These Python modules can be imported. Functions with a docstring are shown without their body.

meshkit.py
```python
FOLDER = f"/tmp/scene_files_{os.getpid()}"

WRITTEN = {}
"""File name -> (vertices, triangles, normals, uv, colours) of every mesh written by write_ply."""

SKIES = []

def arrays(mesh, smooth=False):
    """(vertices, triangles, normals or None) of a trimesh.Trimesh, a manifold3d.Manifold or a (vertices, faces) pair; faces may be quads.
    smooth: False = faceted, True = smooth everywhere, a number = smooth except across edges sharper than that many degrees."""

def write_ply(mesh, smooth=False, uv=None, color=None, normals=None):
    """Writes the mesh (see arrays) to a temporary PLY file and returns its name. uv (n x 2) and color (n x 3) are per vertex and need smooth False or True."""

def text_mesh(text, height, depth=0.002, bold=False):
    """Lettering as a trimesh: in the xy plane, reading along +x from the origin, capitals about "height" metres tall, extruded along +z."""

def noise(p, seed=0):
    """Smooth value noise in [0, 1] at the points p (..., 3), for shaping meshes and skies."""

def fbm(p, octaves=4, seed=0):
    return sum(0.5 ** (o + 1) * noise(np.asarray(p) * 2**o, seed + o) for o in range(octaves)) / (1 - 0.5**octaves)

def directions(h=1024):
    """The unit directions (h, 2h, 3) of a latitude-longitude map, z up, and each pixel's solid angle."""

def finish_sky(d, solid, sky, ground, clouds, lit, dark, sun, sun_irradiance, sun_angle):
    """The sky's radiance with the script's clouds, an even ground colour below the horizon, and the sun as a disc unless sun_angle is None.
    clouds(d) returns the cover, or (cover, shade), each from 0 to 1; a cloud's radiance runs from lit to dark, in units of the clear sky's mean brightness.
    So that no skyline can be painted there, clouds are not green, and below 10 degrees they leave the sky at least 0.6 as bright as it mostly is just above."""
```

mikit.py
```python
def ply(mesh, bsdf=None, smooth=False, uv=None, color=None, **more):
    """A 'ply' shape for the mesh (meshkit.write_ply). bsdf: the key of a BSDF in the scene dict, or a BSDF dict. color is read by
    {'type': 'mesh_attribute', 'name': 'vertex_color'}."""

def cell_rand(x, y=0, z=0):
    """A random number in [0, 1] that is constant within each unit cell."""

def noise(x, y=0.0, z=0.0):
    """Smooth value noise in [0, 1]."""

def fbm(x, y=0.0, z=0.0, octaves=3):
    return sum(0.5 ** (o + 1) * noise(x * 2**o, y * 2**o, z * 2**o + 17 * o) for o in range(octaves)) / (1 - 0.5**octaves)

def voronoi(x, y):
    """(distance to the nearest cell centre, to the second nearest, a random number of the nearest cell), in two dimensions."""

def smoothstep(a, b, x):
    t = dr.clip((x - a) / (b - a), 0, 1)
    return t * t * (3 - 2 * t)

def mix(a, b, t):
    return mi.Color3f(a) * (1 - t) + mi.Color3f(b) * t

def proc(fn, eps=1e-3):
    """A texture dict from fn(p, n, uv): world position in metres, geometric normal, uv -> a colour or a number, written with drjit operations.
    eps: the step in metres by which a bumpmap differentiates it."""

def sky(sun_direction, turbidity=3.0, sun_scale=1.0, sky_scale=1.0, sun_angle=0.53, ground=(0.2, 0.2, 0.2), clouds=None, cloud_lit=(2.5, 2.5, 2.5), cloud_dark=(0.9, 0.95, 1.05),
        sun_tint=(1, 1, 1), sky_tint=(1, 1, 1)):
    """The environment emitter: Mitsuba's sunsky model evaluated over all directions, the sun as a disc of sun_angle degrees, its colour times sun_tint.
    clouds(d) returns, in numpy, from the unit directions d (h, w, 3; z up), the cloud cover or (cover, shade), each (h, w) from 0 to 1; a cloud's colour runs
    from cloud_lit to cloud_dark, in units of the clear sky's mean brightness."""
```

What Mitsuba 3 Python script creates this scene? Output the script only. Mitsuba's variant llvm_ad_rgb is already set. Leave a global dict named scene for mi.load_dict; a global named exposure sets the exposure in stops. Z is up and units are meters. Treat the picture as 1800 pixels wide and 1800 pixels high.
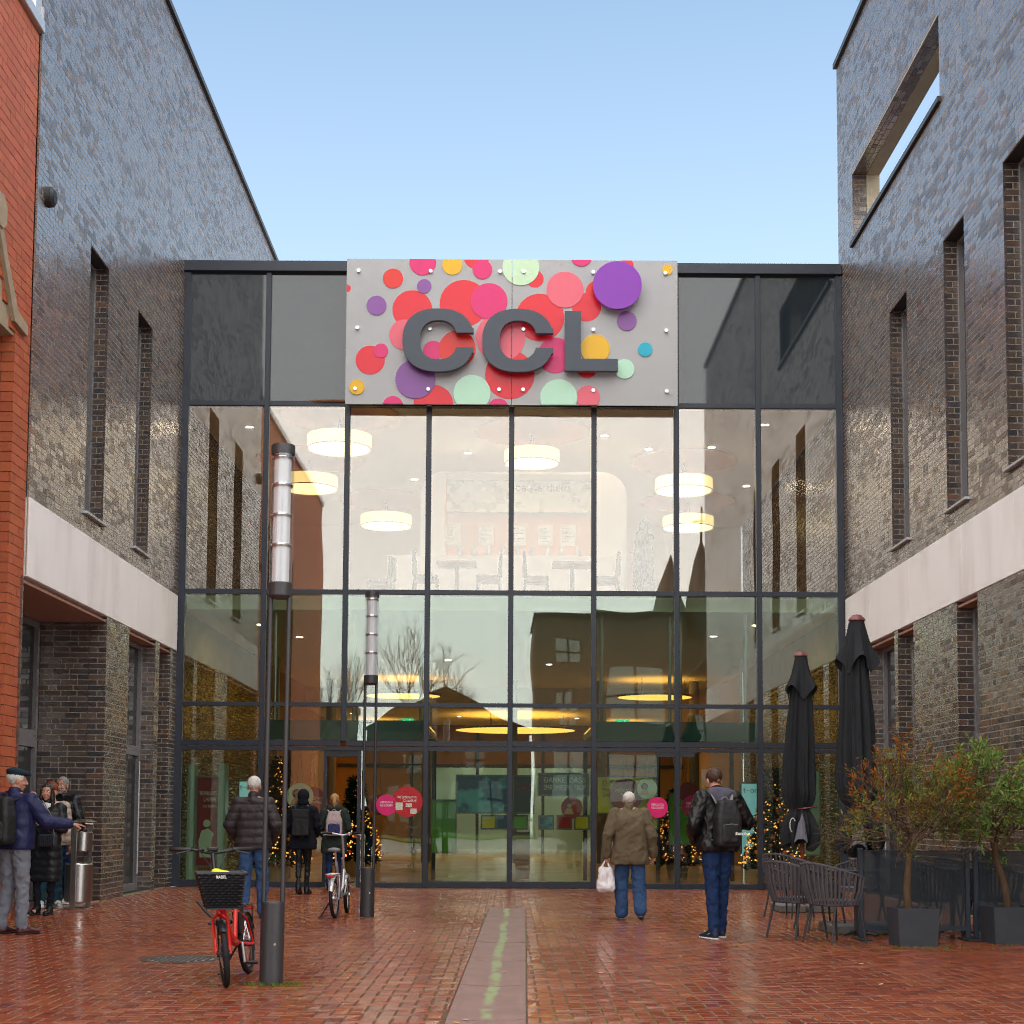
import math, random
import numpy as np
import trimesh, manifold3d
from manifold3d import Manifold, OpType
from shapely.geometry import Point, Polygon, box as sbox
from shapely import affinity
import mitsuba as mi, drjit as dr
import mikit, meshkit
from mikit import proc, noise, fbm, smoothstep, mix, cell_rand

T4 = mi.ScalarTransform4f
scene, labels = {'type': 'scene'}, {}

# ------------------------------------------------------------------ camera, sky, exposure
PITCH, YAW, ROLL = 0.07247, 0.00197, 0.00541
_fw = np.array([math.sin(YAW)*math.cos(PITCH), math.cos(YAW)*math.cos(PITCH), math.sin(PITCH)])
_rt = np.array([math.cos(YAW), -math.sin(YAW), 0.0])
_up = np.cross(_rt, _fw)
_up2 = -math.sin(ROLL)*_rt + math.cos(ROLL)*_up
EYE = np.array([0, 0, 1.3])
scene['camera'] = {'type': 'perspective', 'fov': 2*math.degrees(math.atan(900/2600)), 'fov_axis': 'x',
                   'principal_point_offset_y': -0.1925, 'near_clip': 0.1, 'far_clip': 3000.0,
                   'to_world': T4().look_at(origin=EYE.tolist(), target=(EYE+_fw).tolist(), up=_up2.tolist())}


def cloud_cover(d):
    # clear blue ahead over the mall roof, thin overcast overhead and behind (it shows in the glass)
    c = np.degrees(np.arccos(np.clip(d[..., 1]*0.966+d[..., 2]*0.259, -1, 1)))
    t = np.clip((c-30)/48, 0, 1)
    t = t*t*(3-2*t)
    n = meshkit.fbm(d*np.array([3.0, 3.0, 5.0])+7, 4, seed=3)
    el = np.degrees(np.arcsin(np.clip(d[..., 2], -1, 1)))
    veil = 0.04+0.1*np.clip((32-el)/20, 0, 1)
    return np.clip(veil+t*(0.8+0.36*n), 0, 1), np.clip((n-0.35)*0.9, 0, 0.6)*t


scene['sky'] = mikit.sky((-0.35, -0.7, 0.62), turbidity=3.0, sun_scale=0.02, sky_scale=1.0, sun_angle=25,
                         clouds=cloud_cover, cloud_lit=(3.85, 3.8, 3.72), cloud_dark=(2.6, 2.6, 2.6), sky_tint=(1.03, 0.985, 0.86))
exposure = 3.0


# ------------------------------------------------------------------ helpers
def rgb(c):
    return {'type': 'rgb', 'value': [float(x) for x in c]}


VC = {'type': 'mesh_attribute', 'name': 'vertex_color'}


def mat(name, color, rough=0.5, spec=0.5, metal=0.0, bump=None, bscale=0.001, **kw):
    """One BSDF entry of the scene; color is a triple, or a texture dict."""
    if 'm_'+name not in scene:
        b = {'type': 'principled', 'base_color': color if isinstance(color, dict) else rgb(color),
             'roughness': rough if isinstance(rough, dict) else float(rough), 'specular': float(spec), 'metallic': float(metal), **kw}
        if bump is not None:
            b = {'type': 'bumpmap', 'arbitrary': bump, 'scale': bscale, 'bsdf': b}
        scene['m_'+name] = {'type': 'twosided', 'bsdf': b}
    return name


def emit(color):
    return {'type': 'area', 'radiance': rgb(color)}


class MB:
    """Collects vertices, triangles and optional vertex colours of one mesh."""
    def __init__(s):
        s.v, s.f, s.c, s.n = [], [], [], 0

    def add(s, v, f, c=None):
        v, f = np.asarray(v, float), np.asarray(f, int)
        if f.shape[1] == 4:
            f = np.vstack([f[:, [0, 1, 2]], f[:, [0, 2, 3]]])
        s.v.append(v); s.f.append(f+s.n); s.n += len(v)
        if c is not None:
            s.c.append(np.broadcast_to(np.asarray(c, float), (len(v), 3)))
        return s

    def mesh(s, m, c=None, M=None):
        v = np.asarray(m.vertices) if M is None else np.asarray(m.vertices)@M[:3, :3].T+M[:3, 3]
        return s.add(v, m.faces, c)

    def box(s, x0, y0, z0, x1, y1, z1, c=None):
        v = [(x, y, z) for z in (z0, z1) for y in (y0, y1) for x in (x0, x1)]
        return s.add(v, [(0, 2, 3, 1), (4, 5, 7, 6), (0, 1, 5, 4), (2, 6, 7, 3), (0, 4, 6, 2), (1, 3, 7, 5)], c)

    def cbox(s, x0, y0, z0, x1, y1, z1, h=0.01, c=None):
        """A box with chamfered edges."""
        p = []
        for sx, a in ((1, x0), (-1, x1)):
            for sy, b in ((1, y0), (-1, y1)):
                for sz, d in ((1, z0), (-1, z1)):
                    p += [(a, b+sy*h, d+sz*h), (a+sx*h, b, d+sz*h), (a+sx*h, b+sy*h, d)]
        return s.mesh(trimesh.convex.convex_hull(np.array(p)), c)

    def tube(s, pts, r, n=8, c=None, cap=True, sq=1.0):
        p = np.asarray(pts, float)
        r = np.broadcast_to(np.asarray(r, float), (len(p),))
        t = np.gradient(p, axis=0)
        t /= np.linalg.norm(t, axis=1, keepdims=True)+1e-12
        a = np.cross(t[0], [0, 0, 1.0]) if abs(t[0][2]) < 0.9 else np.cross(t[0], [0, 1.0, 0])
        a /= np.linalg.norm(a)
        ang = np.arange(n)*2*np.pi/n
        V = []
        for i in range(len(p)):
            a = a-t[i]*(a@t[i]); a /= np.linalg.norm(a)
            b = np.cross(t[i], a)
            V.append(p[i]+r[i]*(np.cos(ang)[:, None]*a+sq*np.sin(ang)[:, None]*b))
        V = np.vstack(V)
        i, j = np.meshgrid(np.arange(len(p)-1), np.arange(n), indexing='ij')
        k = (j+1) % n
        F = np.stack([i*n+j, i*n+k, (i+1)*n+k, (i+1)*n+j], -1).reshape(-1, 4)
        F = np.vstack([F[:, [0, 1, 2]], F[:, [0, 2, 3]]])
        if cap:
            m = len(V)
            V = np.vstack([V, p[0], p[-1]])
            q = np.arange(n)
            F = np.vstack([F, np.stack([np.full(n, m), (q+1) % n, q], -1), np.stack([np.full(n, m+1), (len(p)-1)*n+q, (len(p)-1)*n+(q+1) % n], -1)])
        return s.add(V, F, c)

    def lathe(s, prof, o=(0, 0, 0), n=32, c=None, M=None):
        """Turns a profile of (r, z) about the z axis through o."""
        prof = np.asarray(prof, float)
        ang = np.arange(n)*2*np.pi/n
        V = np.stack([prof[:, :1]*np.cos(ang), prof[:, :1]*np.sin(ang), np.repeat(prof[:, 1:], n, 1)], -1).reshape(-1, 3)
        i, j = np.meshgrid(np.arange(len(prof)-1), np.arange(n), indexing='ij')
        k = (j+1) % n
        F = np.stack([i*n+j, i*n+k, (i+1)*n+k, (i+1)*n+j], -1).reshape(-1, 4)
        if M is not None:
            V = V@np.asarray(M)[:3, :3].T+np.asarray(M)[:3, 3]
        return s.add(V+np.asarray(o, float), F, c)

    def ball(s, o, r, sub=2, c=None):
        m = trimesh.creation.icosphere(subdivisions=sub)
        return s.add(m.vertices*np.asarray(r)+np.asarray(o), m.faces, c)

    def prism(s, poly, h, M=None, c=None):
        """A shapely polygon in its own plane, extruded by h along its z, then moved by M."""
        for g in getattr(poly, 'geoms', [poly]):
            if g.area > 1e-9:
                s.mesh(trimesh.creation.extrude_polygon(g, h, engine='earcut'), c, M)
        return s

    def quad(s, a, b, c_, d, c=None):
        return s.add([a, b, c_, d], [(0, 1, 2, 3)], c)

    def moved(s, M):
        M = np.asarray(M, float)
        s.v = [v@M[:3, :3].T+M[:3, 3] for v in s.v]
        return s


def mov(x=0, y=0, z=0, yaw=0.0, sc=1.0):
    c, s_ = math.cos(yaw)*sc, math.sin(yaw)*sc
    return np.array([[c, -s_, 0, x], [s_, c, 0, y], [0, 0, sc, z], [0, 0, 0, 1.0]])


UPRIGHT = np.array([[1, 0, 0, 0], [0, 0, -1, 0], [0, 1, 0, 0], [0, 0, 0, 1.0]])   # a drawing in xy stood up: x, z, and its extrusion towards -y


def at(x, y, z):
    m = UPRIGHT.copy(); m[:3, 3] = (x, y, z)
    return m


used = set()


def numbered(name):
    k, i = name, 0
    while k in used:
        i += 1
        k = f'{name}_{i:03d}'
    used.add(k)
    return k


def tag(key, label=None, cat=None, group=None, kind=None):
    d = {k: v for k, v in (('label', label), ('category', cat), ('group', group), ('kind', kind)) if v}
    if d:
        labels[key] = d


def obj(name, mb, bsdf, parent=None, smooth=False, label=None, cat=None, group=None, kind=None, emitter=None, M=None, uv=None):
    """One entry of the scene; returns its key."""
    key = numbered((parent+'__' if parent else '')+name)
    if isinstance(mb, MB):
        v, f = np.vstack(mb.v), np.vstack(mb.f)
        col = np.vstack(mb.c) if mb.c else None
        if isinstance(smooth, (int, float)) and smooth is not True and smooth is not False and col is not None:
            smooth = True
        e = mikit.ply(trimesh.Trimesh(v, f, process=False), 'm_'+bsdf, smooth=smooth, color=col, uv=uv)
    else:
        e = dict(mb)
    if emitter is not None:
        e['emitter'] = emitter
    if M is not None:
        e['to_world'] = T4(np.asarray(M, float).tolist())
    scene[key] = e
    tag(key, label, cat, group, kind)
    return key


def thing(name, label, cat, group=None, kind=None):
    key = numbered(name)
    tag(key, label, cat, group, kind)
    return key


rng = np.random.default_rng(5)


def screen_size(q):
    """How large a small quad (4 x 3) shows from where the photographer stood: picks which pieces become parts of their own."""
    v = q-EYE
    d = v@_fw
    if d.min() < 0.5:
        return 0.0
    p = np.stack([v@_rt/d, v@_up2/d], -1)*2600
    if p[:, 0].min() > 905 or p[:, 0].max() < -905 or p[:, 1].max() < -560 or p[:, 1].min() > 1250:
        return 0.0
    x, y = p[:, 0], p[:, 1]
    return abs(np.dot(x, np.roll(y, 1))-np.dot(y, np.roll(x, 1)))/2


BOXF = np.array([(0, 1, 2, 3), (4, 7, 6, 5), (0, 4, 5, 1), (1, 5, 6, 2), (2, 6, 7, 3), (3, 7, 4, 0)])


def brick_run(P, u0, u1, z0, z1, openings=(), bl=0.25, ch=0.0833, j=0.013, tint=None, tilt=0.0012, deep=0.03, seed=1, wild=True):
    """Bricks of a bonded wall: list of (8 x 3 corners, colour). P(u, z, out) gives points; openings are (ua, ub, za, zb)."""
    r = np.random.default_rng(seed)
    out = []
    for row in range(int(math.ceil((z1-z0)/ch-1e-6))):
        za, zb = z0+row*ch, min(z0+(row+1)*ch, z1)
        zm = (za+zb)/2
        cuts = [(u0, u1)]
        for a, b, c, d in openings:
            if c < zm < d:
                nxt = []
                for p, q in cuts:
                    if b <= p or a >= q:
                        nxt.append((p, q)); continue
                    if a > p: nxt.append((p, a))
                    if b < q: nxt.append((b, q))
                cuts = nxt
        for p, q in cuts:
            if q-p < 0.03:
                continue
            edges = [p]
            u = p+(bl*0.5 if row % 2 else bl)
            if wild and r.random() < 0.3:
                u = p+bl*0.75
            while u < q-0.05:
                edges.append(u)
                u += bl*0.5 if wild and r.random() < 0.3 else bl
            edges.append(q)
            for a, b in zip(edges[:-1], edges[1:]):
                a2, b2, c2, d2 = a+j/2*(a > p), b-j/2*(b < q), za+j/2, zb-j/2
                if b2-a2 < 0.015:
                    continue
                t = r.normal(0, tilt, 3)
                cs = [P(a2, c2, t[0]*.4-t[1]-t[2]*.5), P(b2, c2, t[0]*.4+t[1]-t[2]*.5), P(b2, d2, t[0]*.4+t[1]+t[2]*.5), P(a2, d2, t[0]*.4-t[1]+t[2]*.5),
                      P(a2, c2, -deep), P(b2, c2, -deep), P(b2, d2, -deep), P(a2, d2, -deep)]
                out.append((np.array(cs), tint(r)))
    return out


def bricks_to_parts(bricks, bsdf, holder, most=300, name='brick', stuff='brickwork', least=25.0):
    """The pieces that show largest become parts of their holder, the rest one part per glaze that counts as stuff."""
    size = np.array([screen_size(b[0][:4]) for b in bricks])
    mid = np.array([b[0][:4].mean(0) for b in bricks])
    # clinker comes out of the kiln unevenly: about a third of the bricks stay matt, in drifts
    dull = (meshkit.fbm(mid*np.array([1.1, 1.1, 2.0]), 3, 4)*0.75+0.5*np.random.default_rng(len(bricks)).random(len(bricks)) > 0.735) if bsdf == 'brick' else np.zeros(len(bricks), bool)
    kind = [bsdf+('_matt' if q else '') for q in dull]
    order = np.argsort(-size)
    own = [i for i in order[:most] if size[i] > least]
    for i in own:
        obj(name, MB().add(bricks[i][0], BOXF, bricks[i][1]), kind[i], holder)
    own = set(own)
    for q in sorted(set(kind)):
        rest = [i for i in range(len(bricks)) if i not in own and kind[i] == q]
        if rest:
            V = np.concatenate([bricks[i][0] for i in rest])
            C = np.repeat(np.array([bricks[i][1] for i in rest]), 8, 0)
            F = (BOXF[None]+(np.arange(len(rest))*8)[:, None, None]).reshape(-1, 4)
            obj(stuff, MB().add(V, F, C), q, holder, kind='stuff')


def dark_tint(r):
    k = r.random()
    base = np.array((0.105, 0.072, 0.056)) if k < 0.5 else np.array((0.072, 0.056, 0.06)) if k < 0.74 else np.array((0.15, 0.1, 0.062)) if k < 0.92 else np.array((0.2, 0.1, 0.05)) if k < 0.955 else np.array((0.05, 0.05, 0.06))
    return base*np.array((1.04, 0.94, 1.0))*(0.34+0.4*r.random())


def red_tint(r):
    return np.array((0.43, 0.105, 0.045))*(0.88+0.2*r.random())*np.array((1, 0.92+0.16*r.random(), 1))


# ------------------------------------------------------------------ materials of the setting
scene['m_brick'] = {'type': 'twosided', 'bsdf': {'type': 'blendbsdf', 'weight': 0.2, 'a': {'type': 'principled', 'base_color': VC, 'roughness': 0.3, 'eta': 2.0},
                                                'b': {'type': 'roughconductor', 'alpha': 0.1, 'material': 'none', 'specular_reflectance': rgb((0.88, 0.86, 0.86))}}}
scene['m_brick_matt'] = {'type': 'twosided', 'bsdf': {'type': 'blendbsdf', 'weight': 0.04, 'a': {'type': 'principled', 'base_color': VC, 'roughness': 0.36, 'eta': 1.8},
                                                     'b': {'type': 'roughconductor', 'alpha': 0.16, 'material': 'none', 'specular_reflectance': rgb((0.88, 0.86, 0.86))}}}
mat('red_brick', VC, 0.6, 0.3)
mat('mortar', proc(lambda p, n, uv: mix((0.28, 0.24, 0.19), (0.38, 0.33, 0.265), fbm(p.x*3, p.y*3, p.z*3))), 0.9, 0.2)
mat('red_mortar', (0.13, 0.075, 0.05), 0.9, 0.2)
mat('render_white', proc(lambda p, n, uv: mix((0.87, 0.84, 0.825), (0.74, 0.70, 0.675), smoothstep(0.45, 0.8, fbm(p.x*2, p.y*2.2, p.z*0.35+3, 4)))), 0.75, 0.2)
mat('soffit', (0.36, 0.2, 0.15), 0.7, 0.2)
mat('frame', (0.024, 0.031, 0.046), 0.35, 0.5)
mat('frame_grey', (0.17, 0.165, 0.17), 0.4, 0.5)
mat('coping', (0.028, 0.028, 0.032), 0.45, 0.5)
mat('zinc', (0.5, 0.52, 0.55), 0.4, 0.5, 0.6)
mat('stone', proc(lambda p, n, uv: mix((0.42, 0.34, 0.24), (0.27, 0.21, 0.14), fbm(p.x*5, p.y*5, p.z*5, 4))), 0.8, 0.2)
mat('concrete', proc(lambda p, n, uv: mix((0.52, 0.46, 0.34), (0.38, 0.33, 0.24), fbm(p.x*2, p.y*2, p.z*4, 4))), 0.85, 0.2)
mat('dark_glass', (0.012, 0.014, 0.014), 0.04, 0.9)
scene['m_spandrel'] = {'type': 'twosided', 'bsdf': {'type': 'principled', 'base_color': rgb((0.018, 0.026, 0.033)), 'roughness': 0.02, 'eta': 1.8}}
scene['m_glass_upper'] = {'type': 'thindielectric', 'int_ior': 2.42, 'ext_ior': 1.0, 'specular_transmittance': rgb((0.92, 0.9, 0.84)), 'specular_reflectance': rgb((1.0, 0.97, 0.9))}
scene['m_glass_lower'] = {'type': 'thindielectric', 'int_ior': 2.2, 'ext_ior': 1.0, 'specular_transmittance': rgb((0.62, 0.78, 0.64)), 'specular_reflectance': rgb((0.86, 1.0, 0.9))}
scene['m_glass_plain'] = {'type': 'thindielectric', 'int_ior': 1.5, 'ext_ior': 1.0, 'specular_transmittance': rgb((0.88, 0.92, 0.92))}

# ------------------------------------------------------------------ ground
XL, XR, YF = -6.113, 6.188, 27.109


def ground_tone(p, n, uv):
    k = fbm(p.x*0.6, p.y*0.6, 0.0, 4)
    return mix(mix((0.2, 0.085, 0.06), (0.13, 0.06, 0.045), k), mix((0.34, 0.31, 0.27), (0.24, 0.22, 0.2), k), smoothstep(3.0, -3.0, p.y))


mat('ground', proc(ground_tone), 0.25, 0.5)
mat('joint', proc(lambda p, n, uv: mix((0.085, 0.06, 0.035), (0.09, 0.095, 0.025), smoothstep(0.48, 0.66, fbm(p.x*1.1, p.y*1.1, 2.0, 4)))), 0.75, 0.3)
mat('paver', VC, proc(lambda p, n, uv: 0.04+0.13*smoothstep(0.3, 0.7, fbm(p.x*0.8, p.y*0.5, 1.0, 3))+0.06*noise(p.x*60, p.y*60)), 0.55,
    bump=proc(lambda p, n, uv: fbm(p.x*45, p.y*45, 0.0, 3)), bscale=0.0007)
obj('ground', MB().quad((-400, -400, -0.03), (400, -400, -0.03), (400, 400, -0.03), (-400, 400, -0.03)), 'ground', kind='structure')
pave = thing('pavement', None, None, kind='structure')
obj('joint_bed', MB().quad((-8, 5, -0.007), (8, 5, -0.007), (8, YF-0.05, -0.007), (-8, YF-0.05, -0.007)), 'joint', pave)
U = 0.105


def gutter_x(y):
    return -0.327+0.0111*(y-15.2), 0.18+0.0111*(y-15.2)


def paver(cx, cy, w, d, r):
    j, h = 0.006, 0.005
    a, b, c, e = cx+j, cx+w-j, cy+j, cy+d-j
    z = r.normal(0, 0.0012, 4)
    v = np.array([(a+h, c+h, z[0]), (b-h, c+h, z[1]), (b-h, e-h, z[2]), (a+h, e-h, z[3]), (a, c, -0.005), (b, c, -0.005), (b, e, -0.005), (a, e, -0.005)])
    k = r.random()
    col = np.array((0.2, 0.044, 0.016)) if k < 0.62 else np.array((0.16, 0.033, 0.015)) if k < 0.85 else np.array((0.23, 0.06, 0.021))
    return v, col*(0.8+0.3*r.random())


_r = np.random.default_rng(11)
pavers = []
for jj in range(int(8.0/U), int((YF-0.12)/U)):
    y = jj*U
    hw = min(6.2, 0.365*y+2.2)
    for ii in range(int(-hw/U), int(hw/U)+1):
        x = ii*U
        k = (ii-jj) % 4
        if k not in (0, 3):
            continue
        w, d = (2*U, U) if k == 0 else (U, 2*U)
        if y+d > YF-0.1 or math.hypot(x+w/2+2.95, y+d/2-13.5) < 0.36:
            continue
        g0, g1 = gutter_x(y)
        if 8 < y < 21.1 and x+w > g0-0.004 and x < g1+0.004:
            a, b = (x, min(x+w, g0-0.004)) if x < g0 else (max(x, g1+0.004), x+w)
            if b-a < 0.03:
                continue
            x, w = a, b-a
        pavers.append(paver(x, y, w, d, _r))
bricks_to_parts(pavers, 'paver', pave, 300, 'paver', 'paver_field')

# the dished concrete gutter
gut = thing('drainage_gutter', None, None, kind='structure')


def gutter_tone(p, n, uv):
    m = dr.abs(p.x+0.0735-0.0111*(p.y-15.2)+0.03*noise(p.y*1.3, 4.0)-0.015)
    k = smoothstep(0.06, 0.015, m+0.05*(fbm(p.x*9, p.y*5, 3.0, 4)-0.5))*smoothstep(0.25, 0.5, fbm(p.x*4, p.y*2.2, 8.0, 3))
    base = mix((0.21, 0.11, 0.095), (0.15, 0.082, 0.072), fbm(p.x*7, p.y*4, 0.0, 4))
    return mix(base, (0.2, 0.27, 0.11), k*0.85)


mat('gutter', proc(gutter_tone), 0.42, 0.5, bump=proc(lambda p, n, uv: fbm(p.x*30, p.y*30, 0.0, 3)), bscale=0.002)
y = 7.6
while y < 21.0:
    ln = 0.98
    m = MB()
    gx0, gx1 = gutter_x(y)
    sx = np.linspace(0, 1, 13)
    prof = 0.005-0.0095*np.clip(1-((sx-0.5)/0.42)**2, 0, 1)
    rows = []
    for yy in (y+0.004, y+ln-0.004):
        o = gutter_x(yy)
        rows.append(np.stack([o[0]+sx*(o[1]-o[0]), np.full(13, yy), prof+rng.normal(0, 0.0015)], -1))
    side = [np.stack([r_[:, 0], r_[:, 1], np.full(13, -0.03)], -1) for r_ in rows]
    q = np.arange(12)
    m.add(np.vstack(rows), np.stack([q, q+1, q+14, q+13], -1))
    for k in (0, 1):
        m.add(np.vstack([rows[k], side[k]]), np.stack([q, q+1, q+14, q+13], -1))
    for e in (0, 12):
        m.quad(rows[0][e], rows[1][e], side[1][e], side[0][e])
    obj('slab', m, 'gutter', gut)
    y += ln

# ------------------------------------------------------------------ the two dark brick wings
BZ0, BZ1, TOP = 4.3, 5.315, 15.6
left = thing('brick_building', 'dark clinker brick building on the left with white band and two tall slit windows', 'building')
right = thing('brick_building', 'dark clinker brick building on the right with open slot near its roofline', 'building')


def wing(root, X, s, y0, y1, ytop, slits, doors, slots=(), seed=1):
    """s = +1: its street face looks to +x. slits: (ya, yb); doors: ground floor openings (ya, yb, depth)."""
    P = lambda u, z, o: (X+s*o, u, z)
    wall = obj('wall', MB().quad((X-s*0.007, y0, 0), (X-s*0.007, y1, 0), (X-s*0.007, y1, 0.02), (X-s*0.007, y0, 0.02)), 'mortar', root)
    ops = [(a, b, 5.64, 9.56) for a, b in slits]+[(a, b, 0, BZ0+.01) for a, b, _ in doors]+list(slots)
    bricks = brick_run(P, y0, y1, 0, BZ0, ops, tint=dark_tint, seed=seed)+brick_run(P, y0, y1, BZ1, TOP if ytop >= y1 else 11.6, ops, tint=dark_tint, seed=seed+1)
    if ytop < y1:
        bricks += brick_run(P, y0, ytop, 11.6, TOP, ops, tint=dark_tint, seed=seed+2)
    # mortar behind the bricks, cut round the openings
    shape = sbox(y0, 0, y1, 11.6 if ytop < y1 else TOP)
    if ytop < y1:
        shape = shape.union(sbox(y0, 11, ytop, TOP))
    for a, b, c, d in ops:
        shape = shape.difference(sbox(a-0.004, c-0.004, b+0.004, d+0.004))
    m = MB().prism(shape, 0.02)
    v = np.vstack(m.v)
    m.v = [np.stack([X-s*(0.0035+v[:, 2]), v[:, 0], v[:, 1]], -1)]
    obj('mortar_bed', m, 'mortar', wall)
    # reveals
    for k, (a, b, dep, c, d) in enumerate([(a, b, 0.25, 5.64, 9.56) for a, b in slits]+[(a, b, min(dp, 0.26), 0, BZ0) for a, b, dp in doors]):
        for yy, sg in ((b, -1), (a, 1)):
            Pj = lambda u, z, o, yy=yy, sg=sg: (X-s*u, yy+sg*o, z)
            bricks += brick_run(Pj, 0.0, dep, c, d, tint=dark_tint, seed=seed+20+k, bl=0.25, wild=False, j=0.014)
            obj('mortar_bed', MB().box(X-s*0.03, yy-sg*0.006, c, X-s*dep, yy-sg*0.02, d), 'mortar', wall)
    bricks_to_parts(bricks, 'brick', wall)
    return wall


Lslits = [(20.98, 21.95), (23.74, 24.70)]
Ldoors = [(18.45, 22.32, 1.02), (23.65, 25.42, 0.26), (25.72, 26.55, 0.26)]
Rslits = [(22.62, 23.66), (19.7, 20.66), (17.15, 18.1)]
Rdoors = [(25.72, 26.55, 0.26), (23.62, 25.25, 0.26), (22.5, 23.42, 0.26), (19.4, 20.3, 0.26), (16.2, 17.1, 0.26)]
Lwall = wing(left, XL, 1, 18.55, 39.0, 39.0, Lslits, Ldoors, seed=3)
Rwall = wing(right, XR, -1, 8.0, 39.0, 27.3, Rslits, Rdoors, slots=[(20.72, 26.13, 11.72, 12.98)], seed=40)

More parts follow.
